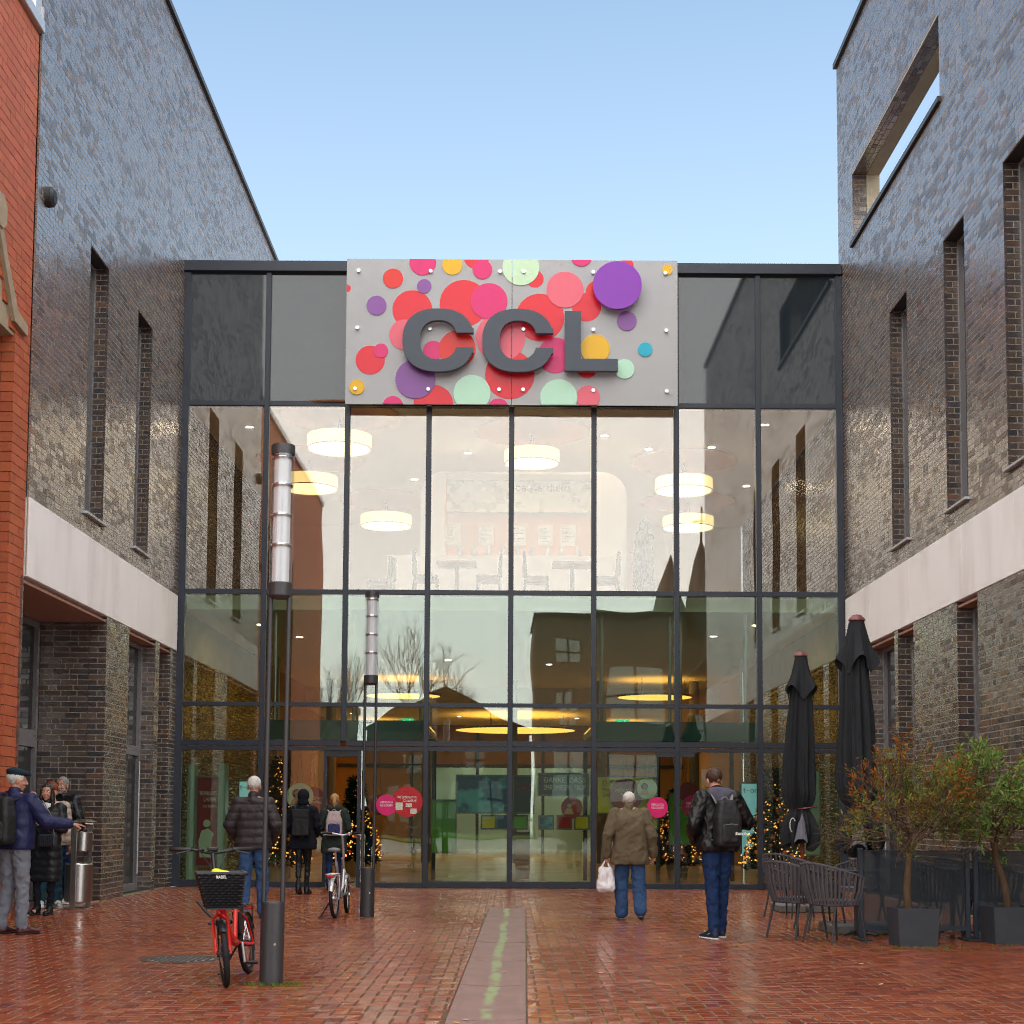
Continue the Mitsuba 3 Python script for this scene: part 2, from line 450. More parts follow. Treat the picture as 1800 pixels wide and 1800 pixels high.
for root, X, s, slits, doors, y0 in ((left, XL, 1, Lslits, Ldoors, 18.55), (right, XR, -1, Rslits, Rdoors, 8.0)):
    # white band of slabs with a hairline joint
    seams = ([y0, 21.3, 24.05, YF-0.1] if s == 1 else [y0, 11, 14.3, 17.9, 20.0, 22.7, 25.2, YF-0.1])
    for a, b in zip(seams[:-1], seams[1:]):
        obj('band_panel', MB().cbox(X-s*0.2, a+0.004, BZ0, X+s*0.012, b-0.004, BZ1, 0.004) if s == 1 else MB().cbox(X-0.012, a+0.004, BZ0, X+0.2, b-0.004, BZ1, 0.004), 'render_white', root)
    # roof edge
    ytop = 39.0 if s == 1 else 27.3
    b = MB().box(min(X+s*0.06, X-s*0.4), y0-0.05, TOP, max(X+s*0.06, X-s*0.4), ytop+0.05, TOP+0.1)
    obj('coping', b, 'coping', root)
    obj('roof', MB().box(min(X-s*0.45, X-s*9), y0, TOP-0.4, max(X-s*0.45, X-s*9), ytop if s == 1 else y0+10, TOP-0.3), 'coping', root)
    for a, c in slits:
        obj('lintel', MB().box(X-s*0.02, a-0.05, 9.57, X-s*0.32, c+0.05, 9.68), 'coping', root)
        w = obj('window', MB().box(X-s*0.285, a, 5.7, X-s*0.275, c, 9.56), 'dark_glass', root)
        f = MB()
        for ya, yb in ((a, a+0.05), (c-0.05, c), ((a+c)/2-0.02, (a+c)/2+0.02)):
            f.box(X-s*0.275, ya, 5.7, X-s*0.2, yb, 9.56)
        f.box(X-s*0.275, a+0.05, 5.7, X-s*0.205, c-0.05, 5.76).box(X-s*0.275, a+0.05, 9.5, X-s*0.205, c-0.05, 9.56)
        obj('frame', f, 'frame_grey', w)
        obj('sill', MB().cbox(X-0.06 if s < 0 else X-0.27, a-0.03, 5.6, X+0.27 if s < 0 else X+0.06, c+0.03, 5.64, 0.006), 'zinc', w)
    for a, c, dep in doors:
        xb = X-s*(dep+0.02)
        obj('soffit_board', MB().box(X-s*0.02, a, BZ0-0.09, X-s*(dep+0.05), c, BZ0-0.055), 'soffit', root)
        if dep < 0.5:
            d = obj('door', MB().box(xb, a, 0.05, xb-s*0.012, c, BZ0-0.1), 'dark_glass', root)
            f = MB()
            for ya, yb in ((a, a+0.08), (c-0.08, c)):
                f.box(xb, ya, 0.02, xb+s*0.06, yb, BZ0-0.1)
            for za, zb in ((0.02, 0.14), (2.3, 2.46), (BZ0-0.17, BZ0-0.1)):
                f.box(xb, a+0.08, za, xb+s*0.055, c-0.08, zb)
            obj('frame', f, 'frame_grey', d)
            if c-a > 1.2:
                obj('handle', MB().tube([(xb+s*0.1, c-0.2, 0.3), (xb+s*0.1, c-0.2, 2.2)], 0.016), 'zinc', d)
    # solid core so that nothing shines through
    core = MB().box(min(X-s*1.3, X-s*9), y0+0.02, 0, max(X-s*1.3, X-s*9), 27.0, 11.0)
    obj('core', core, 'frame', root)

# left porch: far side wall, back door, soffit
pw = obj('porch_wall', MB().box(XL-1.06, 22.33, 0, XL-0.27, 22.4, BZ0), 'mortar', left)
bricks_to_parts(brick_run(lambda u, z, o: (u, 22.322-o, z), XL-1.05, XL-0.25, 0, BZ0-0.09, tint=dark_tint, seed=77, j=0.014), 'brick', pw)
xb = XL-1.05
obj('soffit_board', MB().box(XL-0.05, 18.45, BZ0-0.09, xb-0.05, 22.32, BZ0-0.05), 'soffit', left)
obj('porch_floor', MB().box(XL-0.01, 18.5, -0.02, xb, 22.3, -0.001), 'ground', left)
pd = obj('porch_door', MB().box(xb-0.02, 18.5, 0, xb-0.01, 22.3, BZ0-0.09), 'dark_glass', left)
f = MB()
for ya in (18.5, 20.2, 21.1, 22.2):
    f.box(xb-0.01, ya, 0.02, xb+0.05, ya+0.09, BZ0-0.1)
for za, zb in ((0.02, 0.14), (2.3, 2.55), (BZ0-0.2, BZ0-0.1)):
    f.box(xb-0.01, 18.59, za, xb+0.045, 22.2, zb)
obj('frame', f, 'frame_grey', pd)
# end wall of the left wing over the red roof
ew = obj('end_wall', MB().box(XL-9, 18.57, 10.8, XL-0.02, 18.6, TOP), 'mortar', left)
bricks_to_parts(brick_run(lambda u, z, o: (u, 18.555-o, z), XL-2.6, XL, 10.8, TOP, tint=dark_tint, seed=91), 'brick', ew)
obj('core', MB().box(XL-9, 18.65, 11, XL-0.4, 38.9, TOP-0.45), 'frame', left)
# vent
vm = MB().lathe([(0, 0.1), (0.085, 0.1), (0.13, 0.07), (0.135, 0.0)], n=24)
for k in range(-4, 5):
    hw_ = math.sqrt(0.085**2-(k*0.018)**2) if abs(k*0.018) < 0.085 else 0.0
    vm.box(-hw_, k*0.018-0.005, 0.1, hw_, k*0.018+0.005, 0.106)
obj('vent', vm.moved(np.array([[0, 0, 1, XL], [1, 0, 0, 18.95], [0, 1, 0, 9.4], [0, 0, 0, 1]])), 'coping', left)

# right wing: the slot in its parapet is open to the sky, with a concrete inner leaf
b = MB()
b.box(XR+0.26, 20.5, 11.0, XR+0.6, 26.13, 11.62).box(XR+0.26, 20.72, 12.98, XR+0.5, 26.13, TOP).box(XR+0.26, 26.13, 11.3, XR+0.5, 27.26, TOP).box(XR+0.26, 8.0, 11.3, XR+0.5, 20.72, TOP)
obj('parapet_leaf', b, 'concrete', right)
obj('sill', MB().box(XR-0.05, 20.66, 11.64, XR+0.62, 26.19, 11.72), 'coping', right)
hd = obj('slot_lintel', MB().box(XR+0.02, 20.72, 12.99, XR+0.25, 26.13, 13.03), 'mortar', right)
bricks_to_parts(brick_run(lambda u, z, o: (XR+z, u, 12.985-o), 20.72, 26.13, 0.0, 0.25, tint=dark_tint, seed=63), 'brick', hd)
hj = obj('slot_jamb', MB().box(XR+0.02, 26.14, 11.72, XR+0.25, 26.18, 12.98), 'mortar', right)
bricks_to_parts(brick_run(lambda u, z, o: (XR+u, 26.132-o, z), 0.0, 0.25, 11.72, 12.98, tint=dark_tint, seed=64, wild=False), 'brick', hj)
hn = obj('end_wall', MB().box(XR+0.005, 27.27, 11.6, XR+0.5, 27.29, TOP), 'mortar', right)
obj('terrace', MB().box(XR+0.62, 12.0, 11.0, XR+9, 27.2, 11.1), 'coping', right)

# ------------------------------------------------------------------ red brick house at the left edge, running back past the camera
red = thing('red_brick_building', 'orange red brick building with stone gable surround at the left edge', 'building')
RX = XL-0.03
rw = obj('wall', MB().box(RX-0.3, 6.0, 10.9, RX-0.006, 18.52, 11.4), 'red_mortar', red)
ops = [(12.5, 17.95, 0, 7.25), (12.5, 17.75, 7.24, 7.5), (12.5, 17.5, 7.5, 7.8), (12.5, 17.3, 7.8, 8.1), (12.5, 17.1, 8.1, 8.4)]
shape = sbox(6.0, 0, 18.52, 10.9)
for a, c, d, e in ops:
    shape = shape.difference(sbox(a, d, c+0.012, e))
m = MB().prism(shape, 0.25)
v = np.vstack(m.v); m.v = [np.stack([RX-0.006-v[:, 2], v[:, 0], v[:, 1]], -1)]
obj('mortar_bed', m, 'red_mortar', rw)
bk = brick_run(lambda u, z, o: (RX+o, u, z), 6.0, 18.52, 0, 11.4, ops, bl=0.33, ch=0.125, j=0.01, tint=red_tint, seed=9, wild=False)
bk += brick_run(lambda u, z, o: (RX-u, 17.95-o, z), 0, 0.9, 0, 7.4, (), bl=0.33, ch=0.125, j=0.01, tint=red_tint, seed=10, wild=False)
bricks_to_parts(bk, 'red_brick', rw)
obj('recess', MB().box(RX-1.2, 12.5, 0, RX-0.9, 17.95, 9.5).box(RX-0.9, 17.955, 0, RX-0.26, 18.5, 9.5), 'red_mortar', red)
# stone surround: a sloping moulding that ends in a foot, and its soffit
for nm, pl, t0, th in (('stone_surround', [(18.27, 7.3), (18.27, 7.44), (17.9, 7.5), (17.46, 8.05), (17.2, 8.45), (17.08, 8.4), (17.36, 7.95), (17.78, 7.34)], 0.05, 0.2),
                       ('stone_knob', [(17.35, 8.38), (17.35, 8.56), (17.24, 8.68), (17.05, 8.68), (16.95, 8.56), (16.95, 8.38), (17.05, 8.28), (17.24, 8.28)], 0.07, 0.2),
                       ('stone_soffit', [(18.16, 7.2), (18.16, 7.32), (17.8, 7.33), (17.34, 7.95), (16.9, 8.6), (16.6, 8.4), (17.3, 7.2)], -0.02, 0.8)):
    m = MB().prism(Polygon(pl), th)
    v = np.vstack(m.v); m.v = [np.stack([RX+t0-v[:, 2], v[:, 0], v[:, 1]], -1)]
    obj(nm, m, 'stone', red)
obj('gutter', MB().cbox(RX-0.35, 5.95, 11.4, RX+0.07, 18.54, 11.56, 0.01), 'zinc', red)
obj('flashing', MB().box(RX-0.9, 18.3, 11.56, RX+0.02, 18.53, 12.3).box(RX-0.35, 18.5, 11.56, RX+0.05, 18.54, 11.75), 'zinc', red)
obj('roof', MB().box(RX-8, 6.0, 11.3, RX-0.35, 18.5, 11.4), 'zinc', red)
obj('end_wall', MB().box(RX-8, 5.8, 0, RX-0.02, 6.0, 11.4), 'red_mortar', red)

# ------------------------------------------------------------------ the glass front between the wings
ent = thing('glass_entrance', 'glass fronted mall entrance with dark mullions between two brick wings', 'building')
MX = [-6.055, -4.54, -3.035, -1.52, 0.02, 1.553, 3.085, 4.61, 6.125]
TZ = [2.625, 3.335, 5.42, 8.955]
for i, x in enumerate(MX):
    w = 0.065 if i in (0, 8) else 0.048
    zs = [(2.66, 11.45)] if i in (2,) else [(0.0, 11.45)]
    if i in (3, 4, 5):
        zs = [(0.0, 8.91)]
    elif i == 2:
        zs = [(2.66, 11.45)]
    for a, b in zs:
        obj('mullion', MB().cbox(x-w, YF-0.055, a, x+w, YF+0.13, b, 0.006), 'frame', ent)
for z, hh in ((TZ[0], 0.05), (TZ[1], 0.036), (TZ[2], 0.042), (TZ[3], 0.042)):
    for a, b in zip(MX[:-1], MX[1:]):
        obj('transom', MB().box(a+0.047, YF-0.045, z-hh, b-0.047, YF+0.12, z+hh), 'frame', ent)
obj('transom', MB().box(-6.05, YF-0.05, 2.49, 6.12, YF+0.1, 2.56), 'frame', ent)
for a, b, q, h in ((-6.1, MX[1]-.05, .07, .12), (MX[3]+.05, MX[4]-.05, .07, .12), (MX[4]+.05, MX[5]-.05, .07, .12), (MX[7]+.05, 6.17, .07, .12), (MX[1]+.05, -3.36, .04, .09), (-2.72, MX[3]-.05, .04, .09), (MX[5]+.05, 3.05, .04, .09), (3.11, MX[7]-.05, .04, .09)):
    obj('threshold', MB().box(a, YF-q, 0.0, b, YF+q+.05, h), 'frame', ent)
for a, b in ((-6.12, -3.045), (3.085, 6.18)):
    obj('coping', MB().cbox(a, YF-0.12, 11.45, b, YF+0.5, 11.65, 0.008), 'frame', ent)
for x in (-3.36, -2.74, 3.08):
    obj('door_post', MB().box(x-0.03, YF-0.03, 0.0, x+0.03, YF+0.05, 2.49), 'frame', ent)
obj('door_gear', MB().box(-3.33, YF-0.02, 2.38, -2.77, YF+0.3, 2.49).box(2.7, YF-0.05, 2.4, 3.4, YF+0.02, 2.488), 'coping', ent)


def pane(x0, x1, z0, z1, glass, y=YF):
    # float glass: a hair out of plane, faintly pillowed and wavy
    t, w = rng.normal(0, 0.0009, 2), rng.normal(0, 1, 6)
    n = 13
    u, v = np.meshgrid(np.linspace(-1, 1, n), np.linspace(-1, 1, n))
    hx, hz = (x1-x0)/2, (z1-z0)/2
    d = t[0]*hx*u+t[1]*hz*v-(0.0003+0.00015*w[0])*hx*(1-u*u)*(1-v*v)+0.00028*np.sin(3.1*u+w[1])*np.cos(2.3*v*hz/hx+w[2])+0.00014*np.sin(6.3*v*hz/hx+w[3])
    V = np.stack([(x0+x1)/2+hx*u, y+d, (z0+z1)/2+hz*v], -1).reshape(-1, 3)
    i, j = np.meshgrid(np.arange(n-1), np.arange(n-1), indexing='ij')
    F = np.stack([i*n+j, i*n+j+1, (i+1)*n+j+1, (i+1)*n+j], -1).reshape(-1, 4)
    return obj('pane', MB().add(V, F), glass, ent, smooth=True)


for a, b in zip(MX[:-1], MX[1:]):
    pane(a+.03, b-.03, TZ[2]+.03, TZ[3]-.03, 'glass_upper')
    pane(a+.03, b-.03, TZ[1]+.03, TZ[2]-.03, 'glass_lower')
    pane(a+.03, b-.03, TZ[0]+.03, TZ[1]-.03, 'glass_lower')
for a, b in ((MX[0], MX[1]), (-4.5, -3.36), (-2.72, -1.57), (MX[3], MX[4]), (MX[4], MX[5]), (1.6, 3.06), (3.1, 4.57), (MX[7], MX[8])):
    pane(a+.02, b-.02, 0.08, 2.5, 'glass_lower')
for i in (0, 1, 6, 7):
    a, b = MX[i]+.04, MX[i+1]-.04
    t = rng.normal(0, 0.0012, 2)
    obj('spandrel_panel', MB().quad((a, YF-t[0], 8.99), (b, YF+t[0], 8.99), (b, YF+t[0]+t[1], 11.46), (a, YF-t[0]+t[1], 11.46)), 'spandrel', ent)
obj('backing', MB().box(-3.0, YF-0.02, 8.998, 3.05, YF+0.08, 11.3).box(-6.1, YF+0.1, 8.998, 6.15, YF+0.2, 11.44), 'coping', ent)
obj('roof', MB().box(-6.1, YF+0.2, 11.2, 6.17, 39, 11.3), 'coping', ent)

# ------------------------------------------------------------------ inside: hall below, cafe above
mat('ceiling', (0.66, 0.58, 0.44), 0.8, 0.2)
mat('hall_floor', proc(lambda p, n, uv: mix((0.5, 0.45, 0.34), (0.42, 0.37, 0.27), cell_rand(p.x*1.6, p.y*1.6))), 0.12, 0.5)
mat('warm_wall', (0.38, 0.22, 0.09), 0.6, 0.3)
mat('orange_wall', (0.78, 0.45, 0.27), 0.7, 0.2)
mat('cafe_wall', (0.80, 0.74, 0.66), 0.8, 0.2)
mat('cafe_floor', (0.25, 0.16, 0.1), 0.4, 0.4)
mat('steel', (0.62, 0.62, 0.62), 0.28, 0.5, 1.0)
mat('white', (0.8, 0.8, 0.77), 0.5, 0.4)
mat('black', (0.012, 0.012, 0.013), 0.5, 0.4)
mat('oak', proc(lambda p, n, uv: mix((0.36, 0.2, 0.09), (0.25, 0.13, 0.055), fbm(p.x*9, p.y*9, p.z*1.5, 4))), 0.5, 0.4)
obj('upper_floor', MB().box(-6.09, YF+0.25, 5.12, 6.16, 44, 5.38), 'ceiling', ent)
obj('cafe_floor', MB().box(-6.09, YF+0.25, 5.384, 6.16, 39, 5.4), 'cafe_floor', ent)
obj('hall_floor', MB().box(-6.09, YF+0.16, -0.02, 6.16, 60, 0.004), 'hall_floor', ent)
obj('cafe_ceiling', MB().box(-6.09, YF+0.2, 9.02, 6.16, 39.2, 9.1), 'cafe_wall', ent)
obj('cafe_back_wall', MB().box(-6.1, 39.0, 5.4, 6.17, 39.2, 9.02), 'cafe_wall', ent)
obj('fascia', MB().box(-6.09, 43.9, 4.62, 6.16, 44.0, 5.12), 'ceiling', ent)
obj('hall_ceiling', MB().box(-6.09, 44.0, 4.5, 6.16, 60, 4.62), 'ceiling', ent)
bw = MB().box(-6.1, 52, 0, -3.4, 52.1, 4.5).box(3.4, 52, 0, 6.17, 52.1, 4.5).box(-3.4, 52, 3.1, 3.4, 52.1, 4.5).box(-6.1, 59, 0, 6.17, 59.1, 4.5)
for s, X in ((1, XL), (-1, XR)):
    bw.box(min(X+s*0.03, X+s*0.06), 38.9, 0, max(X+s*0.03, X+s*0.06), 59, 5.4)
obj('hall_wall', bw, 'warm_wall', ent)
m = MB()
for x in (-5.2, -3.4, -1.1, 1.2, 3.5, 5.2):
    m.box(x-0.05, 51.9, 0, x+0.05, 52.0, 4.5)
m.box(-6.0, 51.88, 3.0, 6.1, 51.99, 3.12)
obj('hall_frame', m, 'frame', ent)
mat('pale_wall', (0.62, 0.68, 0.58), 0.5, 0.4)
obj('far_wall', MB().box(-3.3, 58.9, 0, 3.3, 58.98, 4.45), 'pale_wall', ent)
# draught lobby: dark frames, glass roof edge, hanging rods
m = MB()
for x in (-4.52, -3.0, -1.54, 1.58, 3.08, 4.6):
    m.box(x-0.04, 30.5, 0.0, x+0.04, 30.6, 2.9)
m.box(-4.56, 30.5, 2.82, -1.5, 30.6, 2.94).box(1.54, 30.5, 2.82, 4.64, 30.6, 2.94)
for x in (-4.52, -1.54, 1.58, 4.6):
    m.box(x-0.04, YF+0.2, 2.82, x+0.04, 30.5, 2.94)
obj('lobby_frame', m, 'frame', ent)
mat('lobby_roof', (0.05, 0.09, 0.085), 0.1, 0.6)
obj('lobby_roof', MB().box(-4.56, YF+0.22, 2.96, -1.5, 30.6, 3.0).box(1.54, YF+0.22, 2.96, 4.64, 30.6, 3.0).box(-4.56, YF+0.2, 2.7, -1.5, YF+0.22, 3.06).box(1.54, YF+0.2, 2.7, 4.64, YF+0.22, 3.06), 'lobby_roof', ent)
for x in (-4.4, -2.92, -1.66, 1.74, 3.02, 3.22, 4.45):
    obj('rod', MB().tube([(x, YF+0.6, 3.0), (x, YF+0.6, 5.12)], 0.03, 8), 'steel', ent)
for x in (-5.55, -3.65, -2.1, 2.2, 3.85, 5.6):
    obj('rod', MB().tube([(x, 35.5, 2.7), (x, 35.5, 5.12)], 0.028, 8), 'steel', ent)
for x in (-5.0, -2.3, 0.1, 2.6, 5.2):
    obj('column', MB().lathe([(0.14, 0), (0.14, 5.12)], (x, 41.5, 0), 16), 'frame_grey', ent)

# lamps inside (lit in the photograph)
WARM = (1.0, 0.66, 0.22)


def k3(c, k):
    return tuple(x*k for x in c)


for x, y, z, r in ((-2.95, 41.0, 5.1, 1.05), (4.05, 41.0, 5.1, 1.05), (0.2, 46.5, 4.48, 1.9), (-4.3, 49.0, 4.48, 0.8), (3.9, 49.0, 4.48, 0.8)):
    k = thing('ceiling_lamp', None, 'ceiling lamp', 'round ceiling lamps in the hall')
    labels[k]['label'] = ('large flat round warm ceiling lamp above the middle of the hall' if r > 1.5 else
                          'flat round warm ceiling lamp at left of the hall, nearer one' if x < -1 and y < 45 else
                          'flat round warm ceiling lamp at right of the hall, nearer one' if x > 1 and y < 45 else
                          'small round warm ceiling lamp far back at left of the hall' if x < 0 else 'small round warm ceiling lamp far back at right of the hall')
    dz = 0.42
    obj('diffuser', MB().lathe([(0.0, -dz-0.06), (r-0.02, -dz-0.06)], (x, y, z), 40), 'white', k, emitter=emit((0.32, 0.15, 0.028)))
    obj('ring', MB().lathe([(r-0.02, -dz-0.055), (r, -dz-0.065), (r, -dz), (r-0.05, -dz+0.01)], (x, y, z), 40), 'frame_grey', k)
    obj('uplight', MB().lathe([(r-0.06, -dz), (0.0, -dz)], (x, y, z), 40), 'white', k, emitter=emit((0.3, 0.14, 0.03)))
    for q in range(3):
        a = q*2.094
        obj('wire', MB().tube([(x+r*.8*math.cos(a), y+r*.8*math.sin(a), z-dz), (x+r*.8*math.cos(a), y+r*.8*math.sin(a), z)], 0.008, 5), 'black', k)
for i, (x, y, r, top) in enumerate(((-3.3, 28.1, 0.62, 0), (-4.36, 31.6, 0.62, 0), (-3.03, 35.7, 0.62, 0), (0.43, 29.2, 0.55, 0), (3.76, 31.6, 0.62, 0), (4.35, 35.7, 0.62, 0))):
    z = 8.47
    k = thing('pendant_lamp', ('cream drum pendant lamp nearest the glass at left of the cafe', 'cream drum pendant lamp at left of the cafe, half behind the tall lamp post',
              'cream drum pendant lamp lowest in the photo at left of the cafe', 'cream drum pendant lamp in the middle of the cafe just under the sign',
              'upper of two cream drum pendant lamps at right of the cafe', 'lower of two cream drum pendant lamps at right of the cafe')[i], 'pendant lamp', 'drum pendant lamps in the cafe')
    obj('shade', MB().lathe([(r, -0.13), (r, 0.13)], (x, y, z), 40), 'white', k, emitter=emit((0.15, 0.115, 0.038)))
    obj('diffuser', MB().lathe([(0.0, -0.12), (r-0.03, -0.12)], (x, y, z), 40), 'white', k, emitter=emit((0.3, 0.23, 0.1)))
    obj('rim', MB().lathe([(r+0.004, -0.135), (r+0.006, -0.12), (r+0.004, -0.112)], (x, y, z), 40), 'oak', k)
    obj('wire', MB().tube([(x-0.08, y, z-0.1), (x, y, 9.0)], 0.006, 5).tube([(x+0.08, y, z-0.1), (x, y, 9.0)], 0.006, 5), 'black', k)
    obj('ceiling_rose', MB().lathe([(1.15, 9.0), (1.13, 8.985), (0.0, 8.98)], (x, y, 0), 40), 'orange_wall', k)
dl = 0
for x, y, z, lab in [(-5.2, 29.0, 9.0, 'recessed downlight high in the leftmost upper pane'), (-0.9, 31.0, 9.0, 'recessed downlight left of the cafe bar arch, nearer one'), (-2.2, 33.5, 9.0, 'recessed downlight above the lowest left drum lamp'),
                     (1.9, 29.5, 9.0, 'recessed downlight just under the right half of the sign'), (2.9, 30.6, 9.0, 'recessed downlight beside the mullion right of the sign'), (5.0, 28.6, 9.0, 'brightest recessed downlight in the rightmost upper pane, topmost'),
                     (4.2, 30.4, 9.0, 'recessed downlight above the two right drum lamps'), (5.5, 34, 9.0, 'recessed downlight far right, deep in the cafe'), (4.6, 36.5, 9.0, 'recessed downlight beside the lower right drum lamp'), (0.5, 36.5, 9.0, 'recessed downlight in front of the cafe bar arch'),
                     (-5.0, 29.5, 5.1, 'hall downlight at far left near the glass'), (-4.5, 31.5, 5.1, 'hall downlight behind the nearer lamp post'), (-1.5, 36, 5.1, 'reddish hall downlight left of the centre mullion'), (1.0, 37, 5.1, 'hall downlight right of the centre mullion'),
                     (4.9, 29.2, 5.1, 'hall downlight left of the nearer closed parasol'), (4.3, 31, 5.1, 'hall downlight at the second mullion from the right'), (-4.9, 46, 4.48, 'deep hall downlight at far left'), (-1.6, 47.5, 4.48, 'deep hall downlight left of the large ceiling lamp'),
                     (2.2, 48, 4.48, 'deep hall downlight right of the large ceiling lamp'), (-1.6, 57, 4.48, 'far passage downlight left of the centre mullion'), (1.6, 57, 4.48, 'far passage downlight right of the centre mullion'), (5.0, 46, 4.48, 'deep hall downlight at far right')]:
    k = thing('downlight', lab, 'downlight', 'recessed downlights behind the glass')
    obj('lamp', MB().lathe([(0.0, -0.004), (0.075, -0.004)], (x, y, z+0.015), 14), 'white', k, emitter=emit((16.0, 12.5, 8.0) if z > 6 else (90.0, 95.0, 75.0) if y > 55 else (38.0, 24.0, 9.0)))
    obj('ring', MB().lathe([(0.075, -0.01), (0.1, -0.01), (0.1, 0.01)], (x, y, z+0.015), 16), 'white', k)
for x, lab in ((-1.9, 'green lit exit sign over the left doors'), (2.12, 'green lit exit sign over the right doors')):
    k = thing('exit_sign', lab, 'exit sign')
    y = YF+0.5
    obj('box', MB().cbox(x-0.125, y, 3.03, x+0.125, y+0.05, 3.12, 0.005), 'white', k)
    mat('exit_green', (0.0, 0.3, 0.12), 0.5)
    obj('face', MB().quad((x-0.12, y-0.003, 3.033), (x+0.12, y-0.003, 3.033), (x+0.12, y-0.003, 3.117), (x-0.12, y-0.003, 3.117)), 'exit_green', k, emitter=emit((0.0, 0.12, 0.05)))
    m = MB().prism(Polygon([(-.085, -.01), (-.05, -.035), (-.05, -.018), (-.015, -.018), (-.015, 0), (-.05, 0), (-.05, .016)]), 0.002, at(x, y-0.004, 3.08))
    m.prism(Point(0.045, 0.022).buffer(0.009), 0.002, at(x, y-0.004, 3.075)).prism(Polygon([(.03, .012), (.06, .008), (.055, -.01), (.075, -.03), (.065, -.034), (.045, -.015), (.03, -.034), (.02, -.03), (.036, -.006)]), 0.002, at(x, y-0.004, 3.075))
    obj('pictogram', m, 'white', k, emitter=emit((0.16, 0.17, 0.16)))

# cafe bar
bar = thing('cafe_bar', 'white arched cafe bar with menu board and orange wall behind glass upstairs', 'bar')
arch = sbox(-1.85, 5.4, 2.4, 8.4).intersection(sbox(-1.85, 5.4, 2.4, 7.9).union(sbox(-1.35, 5.4, 1.9, 8.4)).union(Point(-1.35, 7.9).buffer(0.5)).union(Point(1.9, 7.9).buffer(0.5)))
obj('arch', MB().prism(arch.difference(sbox(-1.35, 5.4, 1.75, 8.35)), 0.8, at(0, 30.9, 0)), 'white', bar)
obj('back_panel', MB().box(-1.35, 30.8, 5.4, 1.75, 30.85, 8.35), 'orange_wall', bar)
mat('menu_print', proc(lambda p, n, uv: mix((0.72, 0.74, 0.68), (0.42, 0.44, 0.36), smoothstep(0.5, 0.75, fbm(p.x*4.5, 1.0, p.z*4.5, 4)))), 0.6)
mb_ = obj('menu_board', MB().box(-1.33, 30.6, 7.66, 1.75, 30.66, 8.33), 'menu_print', bar)
mat('ink', (0.1, 0.08, 0.07), 0.6)
m = MB().mesh(meshkit.text_mesh('carpe diem', 0.16, 0.004), M=at(0.1, 30.598, 8.1))
obj('lettering', m, 'ink', mb_)
for i, x in enumerate((-1.2, -0.5, 0.18, 0.75, 1.22)):
    s_ = obj('menu_sheet', MB().box(x-0.16, 30.75, 6.98, x+0.16, 30.76, 7.42), 'white', bar)
    m = MB()
    for q in range(6):
        m.box(x-0.12, 30.747, 7.34-q*0.055, x-0.12+0.24*(0.5+0.5*rng.random()), 30.7495, 7.352-q*0.055)
    obj('print_line', m, 'ink', s_)
obj('counter', MB().cbox(-2.5, 29.9, 5.4, 2.35, 30.4, 6.62, 0.02), 'white', bar)
obj('shelf', MB().box(-1.33, 30.5, 6.68, 1.75, 30.8, 6.72), 'oak', bar)
for q in range(9):
    obj('glass_jar', MB().lathe([(0.0, 0), (0.05, 0), (0.055, 0.1), (0.03, 0.16), (0.02, 0.22), (0, 0.22)], (-1.1+q*0.31+0.05*rng.random(), 30.6, 6.72), 12), 'steel', bar)

mat('dark_wood', (0.04, 0.024, 0.016), 0.45, 0.4)


def cafe_chair(x, y, yaw, lab):
    k = thing('cafe_chair', lab, 'chair', 'dark chairs upstairs in the cafe')
    M = mov(x, y, 5.4, yaw)
    obj('seat', MB().cbox(-0.22, -0.22, 0.38, 0.22, 0.22, 0.5, 0.015).moved(M), 'dark_wood', k)
    obj('backrest', MB().cbox(-0.2, -0.27, 0.52, 0.2, -0.22, 0.98, 0.01).moved(M), 'dark_wood', k)
    for sx in (-1, 1):
        obj('leg', MB().tube([(sx*0.2, 0.2, 0), (sx*0.2, 0.2, 0.45)], 0.027, 6).moved(M), 'dark_wood', k)
        obj('leg', MB().tube([(sx*0.2, -0.27, 0), (sx*0.2, -0.21, 0.45), (sx*0.19, -0.25, 0.97)], 0.027, 6).moved(M), 'dark_wood', k)


for x, y, a, lab in ((-1.6, 28.2, -1.57, 'dark cafe chair left of the left window table'), (-0.42, 28.2, 1.57, 'dark cafe chair right of the left window table'),
                     (0.52, 28.25, -1.57, 'dark cafe chair left of the right window table'), (1.85, 28.25, 1.57, 'dark cafe chair right of the right window table'),
                     (-2.55, 28.9, 1.4, 'dark cafe chair at the far left under the leaves')):
    cafe_chair(x, y, a, lab)
for x, lab in ((-1.02, 'small square cafe table at left behind the upstairs glass'), (1.2, 'small square cafe table at right behind the upstairs glass')):
    k = thing('cafe_table', lab, 'table', 'cafe tables behind the upstairs glass')
    obj('tabletop', MB().cbox(x-0.38, 27.9, 6.12, x+0.38, 28.6, 6.16, 0.01), 'oak', k)
    obj('column', MB().tube([(x, 28.25, 5.43), (x, 28.25, 6.12)], 0.04, 10), 'dark_wood', k)
    obj('foot', MB().cbox(x-0.22, 28.03, 5.4, x+0.22, 28.47, 5.43, 0.01), 'dark_wood', k)

